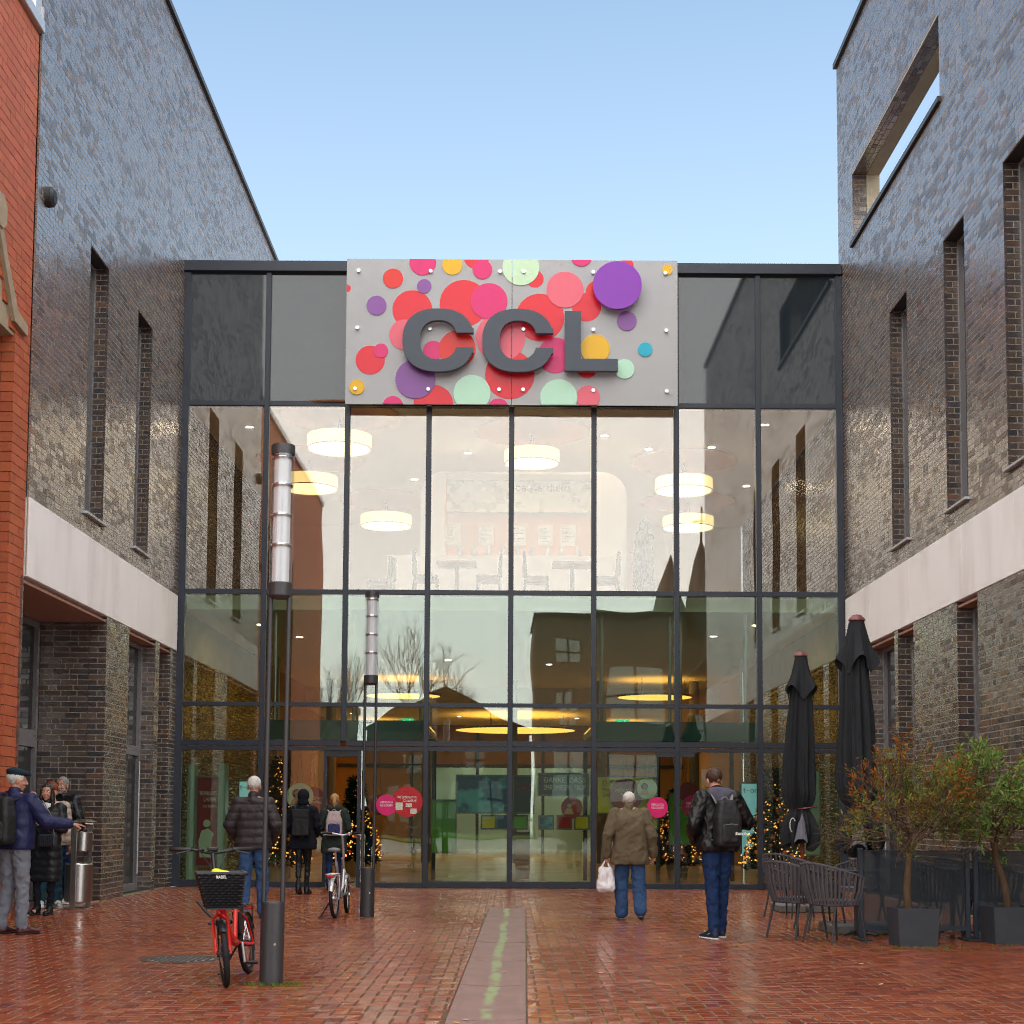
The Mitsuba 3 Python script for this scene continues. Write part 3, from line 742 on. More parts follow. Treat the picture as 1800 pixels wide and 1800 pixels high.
# ------------------------------------------------------------------ the sign
sign = thing('sign', 'wide frosted sign panel with colourful dots and dark letters CCL', 'sign')
mat('sign_panel', proc(lambda p, n, uv: mix((0.44, 0.445, 0.455), (0.41, 0.415, 0.425), fbm(p.x*1.2, p.z*1.2, 3.0))), 0.28, 0.5)
SY = YF-0.4
sx = lambda c: -3.045+(c-27)/1745*6.115
sz = lambda c: 11.58-(c-181)/757*2.735
k_ = 6.115/1745
panes = []
for a, b in ((27, 898), (901, 1772)):
    panes.append((sbox(sx(a), 8.845, sx(b), 11.58), obj('panel', MB().box(sx(a), SY, 8.845, sx(b), SY+0.025, 11.58), 'sign_panel', sign)))
COL = dict(red=(0.80, 0.012, 0.03), orange=(0.78, 0.022, 0.012), magenta=(0.76, 0.01, 0.17), pink=(0.83, 0.13, 0.19), yellow=(0.85, 0.48, 0.0), purple=(0.25, 0.025, 0.46), lilac=(0.26, 0.08, 0.36), mint=(0.5, 0.82, 0.62), lime=(0.6, 0.82, 0.55), cyan=(0.0, 0.42, 0.58))
for n_, c_ in COL.items():
    mat('dot_'+n_, c_, 0.3, 0.5)
DOTS = [('red', 28, 337, 21), ('red', 374, 446, 105), ('red', 645, 412, 127), ('red', 710, 165, 68), ('red', 1020, 282, 46), ('red', 1047, 483, 128), ('orange', 1345, 345, 57), ('red', 1292, 428, 76),
        ('red', 1504, 208, 37), ('red', 890, 782, 130), ('red', 490, 938, 104), ('red', 156, 710, 77), ('red', 1295, 750, 50), ('magenta', 1130, 680, 95), ('pink', 336, 578, 82), ('pink', 840, 588, 130),
        ('magenta', 486, 659, 53), ('orange', 613, 648, 97), ('orange', 271, 284, 53), ('magenta', 427, 198, 70), ('yellow', 583, 212, 53), ('magenta', 742, 234, 52), ('lilac', 436, 324, 38),
        ('lilac', 186, 426, 52), ('magenta', 778, 400, 97), ('lime', 945, 222, 97), ('pink', 1178, 338, 97), ('magenta', 1265, 160, 56), ('yellow', 1719, 230, 27), ('lilac', 1504, 499, 52),
        ('yellow', 1338, 646, 77), ('cyan', 1601, 648, 38), ('mint', 1492, 750, 52), ('magenta', 212, 662, 38), ('yellow', 88, 852, 40), ('lilac', 395, 808, 105), ('mint', 692, 880, 97),
        ('magenta', 278, 950, 54), ('magenta', 830, 962, 57), ('pink', 1300, 897, 62), ('mint', 1147, 900, 97)]
for i, (n_, cx, cy, r_) in enumerate(DOTS):
    for shp, key in panes:
        g = Point(sx(cx), sz(cy)).buffer(r_*k_, 24).intersection(shp.buffer(-0.002))
        if g.area > 1e-4:
            obj('dot', MB().prism(g, 0.0015+0.0007*i, at(0, SY-0.0008, 0)), 'dot_'+n_, sign)
obj('raised_disc', MB().prism(Point(sx(1450), sz(333)).buffer(128*k_, 32), 0.07, at(0, SY-0.16, 0)), 'dot_purple', sign, label='big raised purple disc')
obj('disc_post', MB().tube([(sx(1450), SY, sz(333)), (sx(1450), SY-0.17, sz(333))], 0.05, 10), 'steel', sign)
for cx, cy in [(90, 247), (470, 247), (836, 247), (960, 247), (1327, 248), (1707, 250), (87, 545), (468, 548), (960, 548), (1328, 548), (1711, 550), (80, 862), (463, 862), (834, 862), (960, 862), (1328, 864), (1713, 865)]:
    obj('bolt', MB().tube([(sx(cx), SY, sz(cy)), (sx(cx), SY-0.06, sz(cy))], 0.034, 12), 'steel', sign)
    obj('spacer', MB().tube([(sx(cx), SY+0.025, sz(cy)), (sx(cx), YF-0.02, sz(cy))], 0.02, 8), 'steel', sign)
mat('letter', (0.06, 0.075, 0.1), 0.45, 0.5)


def ell(cx, cy, rx, ry):
    # a squarish round, as in a grotesque capital
    t = np.linspace(0, 2*np.pi, 72, endpoint=False)
    e = 2/2.35
    return Polygon(np.stack([sx(cx+rx*np.sign(np.cos(t))*abs(np.cos(t))**e), sz(cy+ry*np.sign(np.sin(t))*abs(np.sin(t))**e)], -1))


for o in (0, 416):
    c_ = ell(515+o, 623, 186, 163).difference(ell(517+o, 622, 97, 101)).difference(sbox(sx(545+o), sz(660), sx(720+o), sz(585)))
    tips = sbox(sx(607+o), sz(585), sx(700+o), sz(560)).union(sbox(sx(607+o), sz(690), sx(700+o), sz(660))).intersection(ell(512+o, 623, 200, 163))
    c_ = c_.union(tips.difference(ell(517+o, 622, 97, 101))).buffer(0.004).buffer(-0.004)
    obj('letter', MB().prism(c_, 0.11, at(0, SY-0.12, 0)), 'letter', sign)
L_ = sbox(sx(1176), sz(778), sx(1260), sz(470)).union(sbox(sx(1176), sz(778), sx(1453), sz(716)))
obj('letter', MB().prism(L_, 0.11, at(0, SY-0.12, 0)), 'letter', sign)
for cx, cy in ((400, 620), (560, 750), (816, 620), (976, 750), (1218, 520), (1218, 740), (1400, 746)):
    obj('letter_stud', MB().tube([(sx(cx), SY, sz(cy)), (sx(cx), SY-0.13, sz(cy))], 0.015, 6), 'steel', sign)

# ------------------------------------------------------------------ the street behind the photographer (it shows in the glass)
mat('far_wall', (0.16, 0.125, 0.1), 0.8, 0.2)
mat('far_pale', (0.42, 0.42, 0.36), 0.6, 0.3)
mat('far_roof', (0.03, 0.03, 0.033), 0.6, 0.3)
mat('far_red', (0.3, 0.09, 0.05), 0.8, 0.2)


def far_house(lab, x0, x1, y, h, wall, wins, gable=None):
    k = thing('town_house', lab, 'building')
    obj('wall', MB().box(x0, y-9, 0, x1, y, h), wall, k)
    if gable:
        m = MB()
        g = MB().prism(Polygon([(x0-0.3, h), (x1+0.3, h), ((x0+x1)/2, h+gable)]), 9.4, at(0, y+0.2, 0))
        obj('roof', g, 'far_roof', k)
    else:
        obj('roof', MB().box(x0-0.15, y-9.2, h, x1+0.15, y+0.25, h+0.35), 'far_roof', k)
    for a, b, c, d in wins:
        w = obj('window', MB().box(a, y, b, c, y+0.03, d), 'far_pale', k)
        m = MB().box((a+c)/2-0.05, y+0.03, b, (a+c)/2+0.05, y+0.08, d).box(a, y+0.03, (b+d)/2-0.05, c, y+0.07, (b+d)/2+0.05)
        obj('frame', m, 'far_roof', w)


far_house('dark brick town house with wide pale windows behind the photographer', 1.6, 10.4, -36, 13.6, 'far_wall',
          [(2.6, 2.2, 4.6, 5.6), (6.0, 7.0, 9.4, 10.4), (2.9, 10.8, 4.4, 12.2), (3.0, 7, 4.0, 9.0), (6.2, 2.2, 9.2, 5.0)])
far_house('low dark terrace house behind the photographer, left of the dark town house', -9.5, 1.4, -44, 7.0, 'far_wall', [(-8, 1, -6.4, 3.4), (-5, 1, -3.4, 3.4), (-2, 1, -0.4, 3.4), (-7, 4.2, -5.6, 5.6), (-3, 4.2, -1.6, 5.6)], 3.0)
far_house('red brick house with gable roof on the right behind the photographer', 10.8, 19, -42, 9.5, 'far_red', [(12, 2, 13.6, 4.6), (15, 2, 16.6, 4.6), (12, 6, 13.6, 8), (15, 6, 16.6, 8)], 4.5)
far_house('grey house with flat roof on the left behind the photographer', -22, -10.5, -38, 8.0, 'far_wall', [(-20, 1, -18, 3.5), (-16, 1, -14, 3.5), (-20, 4.6, -18, 7), (-16, 4.6, -14, 7)])
ch = thing('church_tower', 'dark pointed church roofs with a cross behind the photographer', 'church')
obj('wall', MB().box(11.5, -58, 0, 19, -52, 15), 'far_wall', ch)
for x, w, h in ((11.6, 1.7, 20.6), (14.2, 1.9, 21.8), (16.6, 1.3, 18.9)):
    obj('spire', MB().lathe([(w, 14.5), (w*0.55, 14.5+(h-14.5)*0.55), (0.03, h)], (x, -53, 0), 6), 'far_roof', ch)
obj('cross', MB().box(14.13, -53.05, 21.6, 14.27, -52.95, 24.2).box(13.6, -53.05, 23.0, 14.8, -52.95, 23.14), 'far_roof', ch)
mat('lawn', proc(lambda p, n, uv: mix((0.05, 0.12, 0.02), (0.08, 0.15, 0.03), fbm(p.x*2, p.y*2, 0.0))), 0.9, 0.1)
obj('lawn', MB().box(-9, -31, -0.03, 1.5, -24, 0.03), 'lawn', kind='structure')
mat('bark', proc(lambda p, n, uv: mix((0.13, 0.085, 0.05), (0.06, 0.04, 0.025), fbm(p.x*30, p.y*30, p.z*9, 4))), 0.85, 0.2)


def branches(m, p, d, ln, r, depth, rg, tips, spread=0.55, up=0.25, n=(2, 4)):
    pts = [np.array(p, float)]
    d = np.array(d, float)
    for _ in range(3):
        d = d+rg.normal(0, 0.13, 3)+np.array([0, 0, up*0.2]); d /= np.linalg.norm(d)
        pts.append(pts[-1]+d*ln/3)
    m.tube(pts, np.linspace(r, r*0.62, 4), 6 if depth > 1 else 4, cap=False)
    if depth == 0:
        tips.append(pts); return
    for q in range(int(rg.integers(n[0], n[1]+1))):
        nd = d+rg.normal(0, spread, 3)+np.array([0, 0, up]); nd /= np.linalg.norm(nd)
        branches(m, pts[int(rg.integers(2, 4))], nd, ln*(0.62+0.25*rg.random()), r*0.6, depth-1, rg, tips, spread, up, n)


for i, (x, y, h, lab) in enumerate(((-9.6, -22, 1.0, 'bare winter tree behind the photographer, left of the lawn'), (-6.3, -33, 1.1, 'bare winter tree behind the photographer, beyond the lawn'))):
    k = thing('bare_tree', lab, 'tree')
    rg = np.random.default_rng(20+i)
    m = MB(); tips = []
    branches(m, (x, y, 2.6), (0, 0, 1), 2.6*h, 0.12, 6, rg, tips, 0.5, 0.28, (2, 4))
    obj('crown', m, 'bark', k)
    obj('trunk', MB().tube([(x, y, 0), (x, y, 1.4), (x, y, 2.7)], [0.2, 0.15, 0.13], 10), 'bark', k)

# ------------------------------------------------------------------ street lamps
mat('lamp_metal', (0.055, 0.053, 0.058), 0.42, 0.5, 0.35, bump=proc(lambda p, n, uv: noise(p.x*300, p.y*300, p.z*300)), bscale=0.0004)
mat('lamp_core', (0.7, 0.67, 0.7), 0.85, 0.15)
mat('acrylic', (0.75, 0.74, 0.76), 0.25, 0.5, spec_trans=0.0)
mat('chrome', (0.8, 0.8, 0.82), 0.12, 0.5, 1.0)


def lamp_post(x, y, lean, lab):
    k = thing('street_lamp', lab, 'street lamp', 'street lamps on the brick paving')
    M = mov(x, y, 0, 0.0)
    M[0, 2] = lean
    b = obj('base', MB().lathe([(0.0, 0.0), (0.092, 0.0), (0.092, 0.62), (0.086, 0.632), (0, 0.632)], n=36).moved(M), 'lamp_metal', k, smooth=30)
    hatch = Polygon([(0.052*math.cos(t)+0.0, 0.27+(0.09 if math.sin(t) > 0 else -0.09)+0.052*math.sin(t)) for t in np.linspace(0, 2*math.pi, 40)])
    m = MB().prism(hatch.difference(hatch.buffer(-0.003)), 0.004, at(0, 0, 0))
    v = np.vstack(m.v); yy = -np.sqrt(np.maximum(0.0925**2-v[:, 0]**2, 0))+np.clip(v[:, 1], -0.002, 0)*0.3
    m.v = [np.stack([v[:, 0], yy, v[:, 2]], -1)]
    obj('hatch', m.moved(M), 'coping', b)
    obj('lock', MB().lathe([(0.0, 0.004), (0.009, 0.003), (0.011, 0)], n=12).moved(np.array([[1, 0, 0, 0.035], [0, 0, -1, -0.086], [0, 1, 0, 0.31], [0, 0, 0, 1.0]])).moved(M), 'chrome', b)
    for s in (-1, 1):
        obj('pole', MB().tube([(s*0.073, 0, 0.6), (s*0.073, 0, 3.12)], 0.019, 14).moved(M), 'lamp_metal', k, smooth=30)
    obj('collar', MB().lathe([(0.0, 3.0), (0.07, 3.0), (0.091, 3.02), (0.091, 3.12), (0.085, 3.125), (0, 3.125)], n=36).moved(M), 'lamp_metal', k, smooth=30)
    h = obj('lamp_head', MB().lathe([(0.0, 3.126), (0.066, 3.126), (0.066, 4.15), (0.0, 4.15)], n=28).moved(M), 'lamp_core', k, smooth=30)
    obj('tube', MB().lathe([(0.088, 3.126), (0.088, 4.16)], n=36).moved(M), 'glass_plain', h, smooth=True)
    for z in (3.42, 3.66, 3.9, 4.12):
        obj('ring', MB().lathe([(0.06, z-0.012), (0.076, z-0.014), (0.082, z), (0.076, z+0.014), (0.06, z+0.012)], n=28).moved(M), 'chrome', h, smooth=40)
        for a in range(4):
            t = a*math.pi/2+0.5
            obj('clip', MB().ball((0.08*math.cos(t), 0.08*math.sin(t), z), 0.008, 1).moved(M), 'chrome', h)
    obj('cap', MB().lathe([(0.0, 4.15), (0.093, 4.15), (0.093, 4.215), (0.088, 4.225), (0.0, 4.23)], n=36).moved(M), 'lamp_metal', k, smooth=30)


lamp_post(-1.826, 11.55, 0.006, 'dark lamp post with tall glass cylinder head, nearer and larger one')
lamp_post(-1.815, 19.2, 0.004, 'dark lamp post with tall glass cylinder head, farther and smaller one')

# ------------------------------------------------------------------ waste bin with ashtray by the left porch
bn = thing('waste_bin', 'brushed steel waste bin with ashtray on a post beside the left porch', 'waste bin')
mat('brushed', (0.56, 0.55, 0.53), proc(lambda p, n, uv: 0.24+0.12*noise(p.x*8, p.y*8, p.z*300)), 0.5, 1.0)
bx, by = -5.93, 20.55
obj('post', MB().cbox(bx-0.055, by-0.235, 0.0, bx+0.025, by-0.2, 1.2, 0.006), 'brushed', bn)
obj('post', MB().cbox(bx+0.07, by+0.12, 0.0, bx+0.13, by+0.15, 1.2, 0.005), 'brushed', bn)
obj('foot', MB().cbox(bx-0.12, by-0.24, 0.0, bx+0.16, by+0.18, 0.012, 0.004), 'brushed', bn)
obj('can', MB().lathe([(0, 0.1), (0.185, 0.1), (0.19, 0.11), (0.19, 0.61), (0.182, 0.62), (0.178, 0.6), (0.175, 0.2), (0, 0.2)], (bx, by, 0), 40), 'brushed', bn, smooth=35)
obj('ashtray', MB().lathe([(0, 0.8), (0.135, 0.8), (0.135, 1.05), (0.13, 1.055), (0.125, 1.0), (0, 1.0)], (bx+0.04, by, 0), 36), 'brushed', bn, smooth=35)
obj('lid', MB().lathe([(0, 1.235), (0.1, 1.225), (0.17, 1.195), (0.165, 1.19), (0, 1.2)], (bx+0.06, by, 0), 36), 'brushed', bn, smooth=35)

# ------------------------------------------------------------------ manhole cover
mh = thing('manhole_cover', 'round weathered manhole cover in the paving left of the red bicycle', 'manhole cover')
mat('cast_iron', (0.07, 0.06, 0.055), 0.5, 0.5, 0.4)
mat('mh_concrete', (0.2, 0.18, 0.16), 0.8, 0.3)
obj('ring', MB().lathe([(0.36, -0.004), (0.36, 0.0), (0.3, 0.001), (0.295, -0.01)], (-2.95, 13.5, 0.001), 40), 'cast_iron', mh)
m = MB().lathe([(0.295, -0.004), (0.0, -0.004)][::-1], (-2.95, 13.5, 0.0), 40)
obj('plate', MB().lathe([(0.295, -0.003), (0.2, -0.002), (0.0, -0.001)], (-2.95, 13.5, 0.0), 40), 'mh_concrete', mh)
m = MB()
for a in range(10):
    for b in range(10):
        x, y = -0.25+a*0.055, -0.25+b*0.055
        if math.hypot(x, y) < 0.27:
            m.cbox(-2.95+x-0.018, 13.5+y-0.018, -0.003, -2.95+x+0.018, 13.5+y+0.018, 0.006, 0.003)
obj('stud', m, 'cast_iron', mh, kind='stuff')

# ------------------------------------------------------------------ closed parasols
mat('canvas', (0.022, 0.024, 0.028), 0.85, 0.2, bump=proc(lambda p, n, uv: noise(p.x*400, p.y*400, p.z*400)), bscale=0.0006)
mat('canvas_grey', (0.15, 0.15, 0.18), 0.85, 0.2)
mat('red_wood', (0.25, 0.06, 0.03), 0.4, 0.5)
mat('parasol_cap', (0.15, 0.035, 0.035), 0.25, 0.6)
mat('slab_stone', proc(lambda p, n, uv: mix((0.16, 0.15, 0.14), (0.1, 0.1, 0.095), fbm(p.x*12, p.y*12, p.z*12))), 0.8, 0.3)


def parasol(x, y, lab, seed, logo):
    k = thing('parasol', lab, 'parasol', 'closed black parasols beside the right building')
    rg = np.random.default_rng(seed)
    obj('pole', MB().tube([(x, y, 0.06), (x, y, 3.55)], 0.03, 12), 'red_wood', k, smooth=30)
    for i, (ox, oy) in enumerate(((-0.38, -0.3), (0.02, -0.3), (-0.38, 0.1), (0.02, 0.1))):
        obj('base_slab', MB().cbox(x+ox, y+oy, 0.0, x+ox+0.37, y+oy+0.37, 0.1, 0.012), 'slab_stone', k)
    prof = np.array([(0.075, 3.56), (0.1, 3.4), (0.13, 3.2), (0.14, 3.05), (0.165, 2.6), (0.185, 2.2), (0.2, 1.85), (0.205, 1.65), (0.175, 1.52), (0.13, 1.42), (0.17, 1.32), (0.2, 1.2), (0.22, 1.05), (0.2, 0.94)])
    n, nz = 96, 90
    zz = np.linspace(3.56, 0.94, nz)
    rr = np.interp(-zz, -prof[:, 1], prof[:, 0])
    th = np.arange(n)*2*np.pi/n
    ph = rg.random(6)*6.28
    fold = 0.16*np.sin(8*th[None]+ph[0]+0.5*np.sin(zz[:, None]*1.3+ph[1]))+0.09*np.sin(13*th[None]+ph[2]+0.9*np.sin(zz[:, None]*0.9+ph[3]))+0.06*np.sin(21*th[None]+ph[4]+zz[:, None]*0.7)
    amp = np.interp(-zz, [-3.56, -3.2, -2.2, -1.5, -1.42, -1.2, -0.94], [0.25, 0.8, 1.0, 1.0, 0.5, 1.3, 1.9])[:, None]
    noi = meshkit.fbm(np.stack([np.cos(th)[None]*2+0*zz[:, None], np.sin(th)[None]*2+0*zz[:, None], zz[:, None]*1.6+0*th[None]+seed], -1), 4)-0.5
    R = rr[:, None]*(1+fold*amp+0.35*noi)
    bend = 0.03*np.sin(zz*1.1+seed)
    hem = np.zeros((nz, n)); hem[-8:] = (0.06*np.sin(5*th+ph[5])+0.05*np.sin(9*th))[None]*np.linspace(0, 1, 8)[:, None]
    V = np.stack([x+bend[:, None]+R*np.cos(th), y+R*np.sin(th), zz[:, None]+hem], -1).reshape(-1, 3)
    i, j = np.meshgrid(np.arange(nz-1), np.arange(n), indexing='ij'); q = (j+1) % n
    obj('canopy', MB().add(V, np.stack([i*n+j, (i+1)*n+j, (i+1)*n+q, i*n+q], -1).reshape(-1, 4)), 'canvas', k, smooth=True)
    # the vent flap at the top with its hanging corners
    z2 = np.linspace(3.58, 3.06, 16)
    r2 = np.interp(-z2, [-3.58, -3.3, -3.06], [0.08, 0.14, 0.215])
    R2 = r2[:, None]*(1+0.2*np.sin(4*th[None]+ph[2])*np.linspace(0, 1, 16)[:, None]+0.07*np.sin(12*th[None]+ph[1])*np.linspace(0.2, 1, 16)[:, None])
    drop = 0.1*np.cos(4*th[None]+ph[2]+1.2)*np.linspace(0, 1, 16)[:, None]**2
    V = np.stack([x+R2*np.cos(th), y+R2*np.sin(th), z2[:, None]-drop], -1).reshape(-1, 3)
    i, j = np.meshgrid(np.arange(15), np.arange(n), indexing='ij'); q = (j+1) % n
    obj('vent_flap', MB().add(V, np.stack([i*n+j, (i+1)*n+j, (i+1)*n+q, i*n+q], -1).reshape(-1, 4)), 'canvas', k, smooth=True)
    obj('top_cap', MB().lathe([(0.0, 3.66), (0.05, 3.645), (0.09, 3.61), (0.1, 3.585), (0.085, 3.575), (0, 3.575)], (x, y, 0), 24), 'parasol_cap', k, smooth=30)
    t = np.linspace(0, 2*np.pi, 24)
    obj('strap', MB().tube(np.stack([x+0.035+0.165*np.cos(t), y+0.165*np.sin(t), 1.44+0.02*np.cos(t)], -1), 0.012, 6), 'parasol_cap', k)
    # turned out lining of the hem
    m = MB()
    for s in range(1):
        a = -1.9+rg.random()*0.3
        c0 = np.array([x+0.2*math.cos(a), y+0.2*math.sin(a), 1.4])
        q = [(c0+np.array([math.cos(a+w)*0.13*u-0.02*u, math.sin(a+w)*0.12*u, -0.36*u*u-0.1*abs(w)])).tolist() for u in (0.05, 0.5, 1.0) for w in (-0.8, -0.3, 0.3, 0.8)]
        m.add(q, [(r_*4+c_, r_*4+c_+1, r_*4+c_+5, r_*4+c_+4) for r_ in range(2) for c_ in range(3)])
    obj('hem_fold', m, 'canvas_grey', k, smooth=True)
    if logo:
        t = np.linspace(0.6, 5.2, 16)
        obj('print', MB().tube(np.stack([x-0.17+0.04*np.cos(t), np.full(16, y-0.2), 1.2+0.1*np.sin(t)], -1), 0.006, 5), 'white', k)


parasol(4.12, 20.8, 'closed black parasol farther from the camera, standing in front of the glass', 3, True)
parasol(4.02, 17.0, 'closed black parasol nearer to the camera, tied low beside the white band', 8, False)

# ------------------------------------------------------------------ planters and olive trees
mat('planter', proc(lambda p, n, uv: mix((0.03, 0.036, 0.047), (0.05, 0.056, 0.068), fbm(p.x*7, p.y*7, p.z*7, 4))), 0.6, 0.4)
mat('soil', (0.03, 0.02, 0.014), 0.95, 0.1)
scene['m_leaf'] = {'type': 'principledthin', 'base_color': VC, 'roughness': 0.45, 'spec_trans': 0.0, 'diff_trans': 0.6}


def planter(x, y, w, yaw, lab):
    k = thing('planter', lab, 'planter', 'square planters in front of the windscreen')
    h, M = 0.385, mov(x, y, 0, yaw)
    a, b = w/2-0.02, w/2
    o = [(-a, -a, 0), (a, -a, 0), (a, a, 0), (-a, a, 0), (-b, -b, h), (b, -b, h), (b, b, h), (-b, b, h)]
    i_ = [(s*(b-0.025), t*(b-0.025), z) for z in (h, h-0.06) for s, t in ((-1, -1), (1, -1), (1, 1), (-1, 1))]
    m = MB().add(o+i_, [(0, 1, 5, 4), (1, 2, 6, 5), (2, 3, 7, 6), (3, 0, 4, 7), (4, 5, 9, 8), (5, 6, 10, 9), (6, 7, 11, 10), (7, 4, 8, 11), (8, 9, 13, 12), (9, 10, 14, 13), (10, 11, 15, 14), (11, 8, 12, 15)])
    obj('pot', m.moved(M), 'planter', k)
    c = b-0.03
    obj('soil', MB().quad((-c, -c, h-0.05), (c, -c, h-0.05), (c, c, h-0.05), (-c, c, h-0.05)).moved(M), 'soil', k)
    return k


def leaf_mesh(pos, dirs, size, cols, rg):
    n = len(pos)
    up = rg.normal(0, 1, (n, 3)); s = np.cross(dirs, up); s /= np.linalg.norm(s, axis=1, keepdims=True)+1e-9
    nn = np.cross(s, dirs)
    L, W = size[:, None], size[:, None]*0.14
    V = np.stack([pos, pos+dirs*L*0.45+s*W-nn*L*0.04, pos+dirs*L, pos+dirs*L*0.45-s*W-nn*L*0.04], 1).reshape(-1, 3)
    F = (np.array([(0, 1, 2), (0, 2, 3)])[None]+(np.arange(n)*4)[:, None, None]).reshape(-1, 3)
    return MB().add(V, F, np.repeat(cols, 4, 0))


def olive(x, y, trunk, crown_c, crown_r, nleaf, brown, green, seed, lab):
    k = thing('olive_tree', lab, 'tree', 'olive trees in square planters')
    rg = np.random.default_rng(seed)
    p = np.array(trunk)
    obj('trunk', MB().tube(p, np.linspace(0.042, 0.032, len(p)), 12), 'bark', k, smooth=True)
    m, tips = MB(), []
    for q in range(9):
        a = q*2.4+rg.random()
        d = np.array([math.cos(a)*0.7, math.sin(a)*0.7, 0.55+0.5*rg.random()]); d /= np.linalg.norm(d)
        branches(m, p[-1]-np.array([0, 0, 0.14*rg.random()]), d, 0.47, 0.016, 3, rg, tips, 0.6, 0.16, (3, 4))
    obj('limb', m, 'bark', k)
    cc, cr = np.array(crown_c), np.array(crown_r)
    P, D = [], []
    for t in tips:
        e = t[-1]
        u = (e-cc)/cr
        if np.linalg.norm(u) > 1.0:
            e = cc+u/np.linalg.norm(u)*cr*(0.78+0.25*rg.random())
        dd = (e-cc)/cr*0.6+np.array([0, 0, 0.5])+rg.normal(0, 0.35, 3); dd /= np.linalg.norm(dd)
        ln = 0.12+0.14*rg.random()
        c = max(3, int(nleaf/len(tips)))
        for q in range(c):
            P.append(e+dd*ln*(q/c-0.35)+rg.normal(0, 0.006, 3))
            v = dd*0.7+rg.normal(0, 0.55, 3); D.append(v/np.linalg.norm(v))
    P, D = np.array(P), np.array(D)
    tone = meshkit.fbm(P*3.0+seed, 3)
    outer = np.linalg.norm((P-cc)/cr, axis=1)
    isb = (rg.random(len(P)) < brown*np.clip((outer-0.35)*1.6, 0.15, 1.2)*np.clip((P[:, 2]-cc[2]+cr[2]*0.6)/cr[2], 0.25, 1.2)*np.clip((tone-0.25)*3, 0.1, 1.4))
    g = np.array(green)*(0.55+0.9*rg.random((len(P), 1)))
    b = np.array((0.36, 0.125, 0.032))*(0.5+0.8*rg.random((len(P), 1)))
    obj('foliage', leaf_mesh(P, D, (0.036+0.036*rg.random(len(P)))*(1.0 if brown > 0.5 else 1.3), np.where(isb[:, None], b, g), rg), 'leaf', k, kind='stuff')
    q = MB()
    for t in tips[::2]:
        e = t[-1]
        q.tube([e, e+(e-cc)*0.22+rg.normal(0, 0.03, 3)], [0.0025, 0.001], 3, cap=False)
    obj('twig', q, 'bark', k, kind='stuff')


planter(4.18, 15.38, 0.43, 0.03, 'dark square planter holding the browning olive tree')
planter(5.28, 15.72, 0.47, 0.03, 'dark square planter at the right edge holding the green olive tree')
olive(4.13, 15.4, [(4.14, 15.4, 0.3), (4.13, 15.4, 0.6), (4.15, 15.4, 0.85), (4.16, 15.4, 1.0)], (4.2, 15.4, 1.45), (0.68, 0.55, 0.84), 5600, 0.85, (0.19, 0.22, 0.055), 31, 'sparse olive tree with rust brown dying leaves in the left planter')
olive(5.25, 15.75, [(5.3, 15.75, 0.3), (5.26, 15.75, 0.6), (5.17, 15.75, 0.9), (5.16, 15.75, 1.05)], (5.2, 15.75, 1.45), (0.72, 0.6, 0.7), 9500, 0.15, (0.21, 0.32, 0.085), 57, 'denser green olive tree in the right planter at the photo edge')

# ------------------------------------------------------------------ windscreen of the terrace
ws = thing('windscreen', 'low grey framed glass windscreen behind the planters', 'windscreen')
mat('screen_frame', (0.028, 0.042, 0.06), 0.4, 0.5)
mat('screen_film', (0.07, 0.085, 0.1), 0.35, 0.5)
scene['m_screen_glass'] = {'type': 'blendbsdf', 'weight': 0.5, 'a': {'type': 'thindielectric', 'int_ior': 1.5, 'ext_ior': 1.0, 'specular_transmittance': rgb((0.55, 0.6, 0.64))}, 'b': {'type': 'twosided', 'bsdf': {'type': 'diffuse', 'reflectance': rgb((0.06, 0.075, 0.09))}}}
for a, b in ((3.78, 4.98), (5.02, 6.1)):
    y = 16.05
    for x in (a, b-0.05):
        obj('post', MB().cbox(x, y-0.03, 0.02, x+0.05, y+0.03, 0.98, 0.005), 'screen_frame', ws)
        obj('foot', MB().cbox(x-0.03, y-0.2, 0.0, x+0.1, y+0.2, 0.02, 0.004), 'coping', ws)
    for z in (0.1,):
        obj('rail', MB().box(a+0.05, y-0.022, z, b-0.05, y+0.022, z+0.05), 'screen_frame', ws)
    obj('glass', MB().quad((a+0.04, y, 0.14), (b-0.04, y, 0.14), (b-0.04, y, 0.95), (a+0.04, y, 0.95)), 'screen_glass', ws)
    obj('top_trim', MB().box(a+0.05, y-0.006, 0.945, b-0.05, y+0.006, 0.958), 'screen_frame', ws)

# ------------------------------------------------------------------ rope chairs and tables
mat('rope', (0.085, 0.078, 0.088), 0.8, 0.2)
mat('chair_metal', (0.035, 0.037, 0.045), 0.45, 0.5)


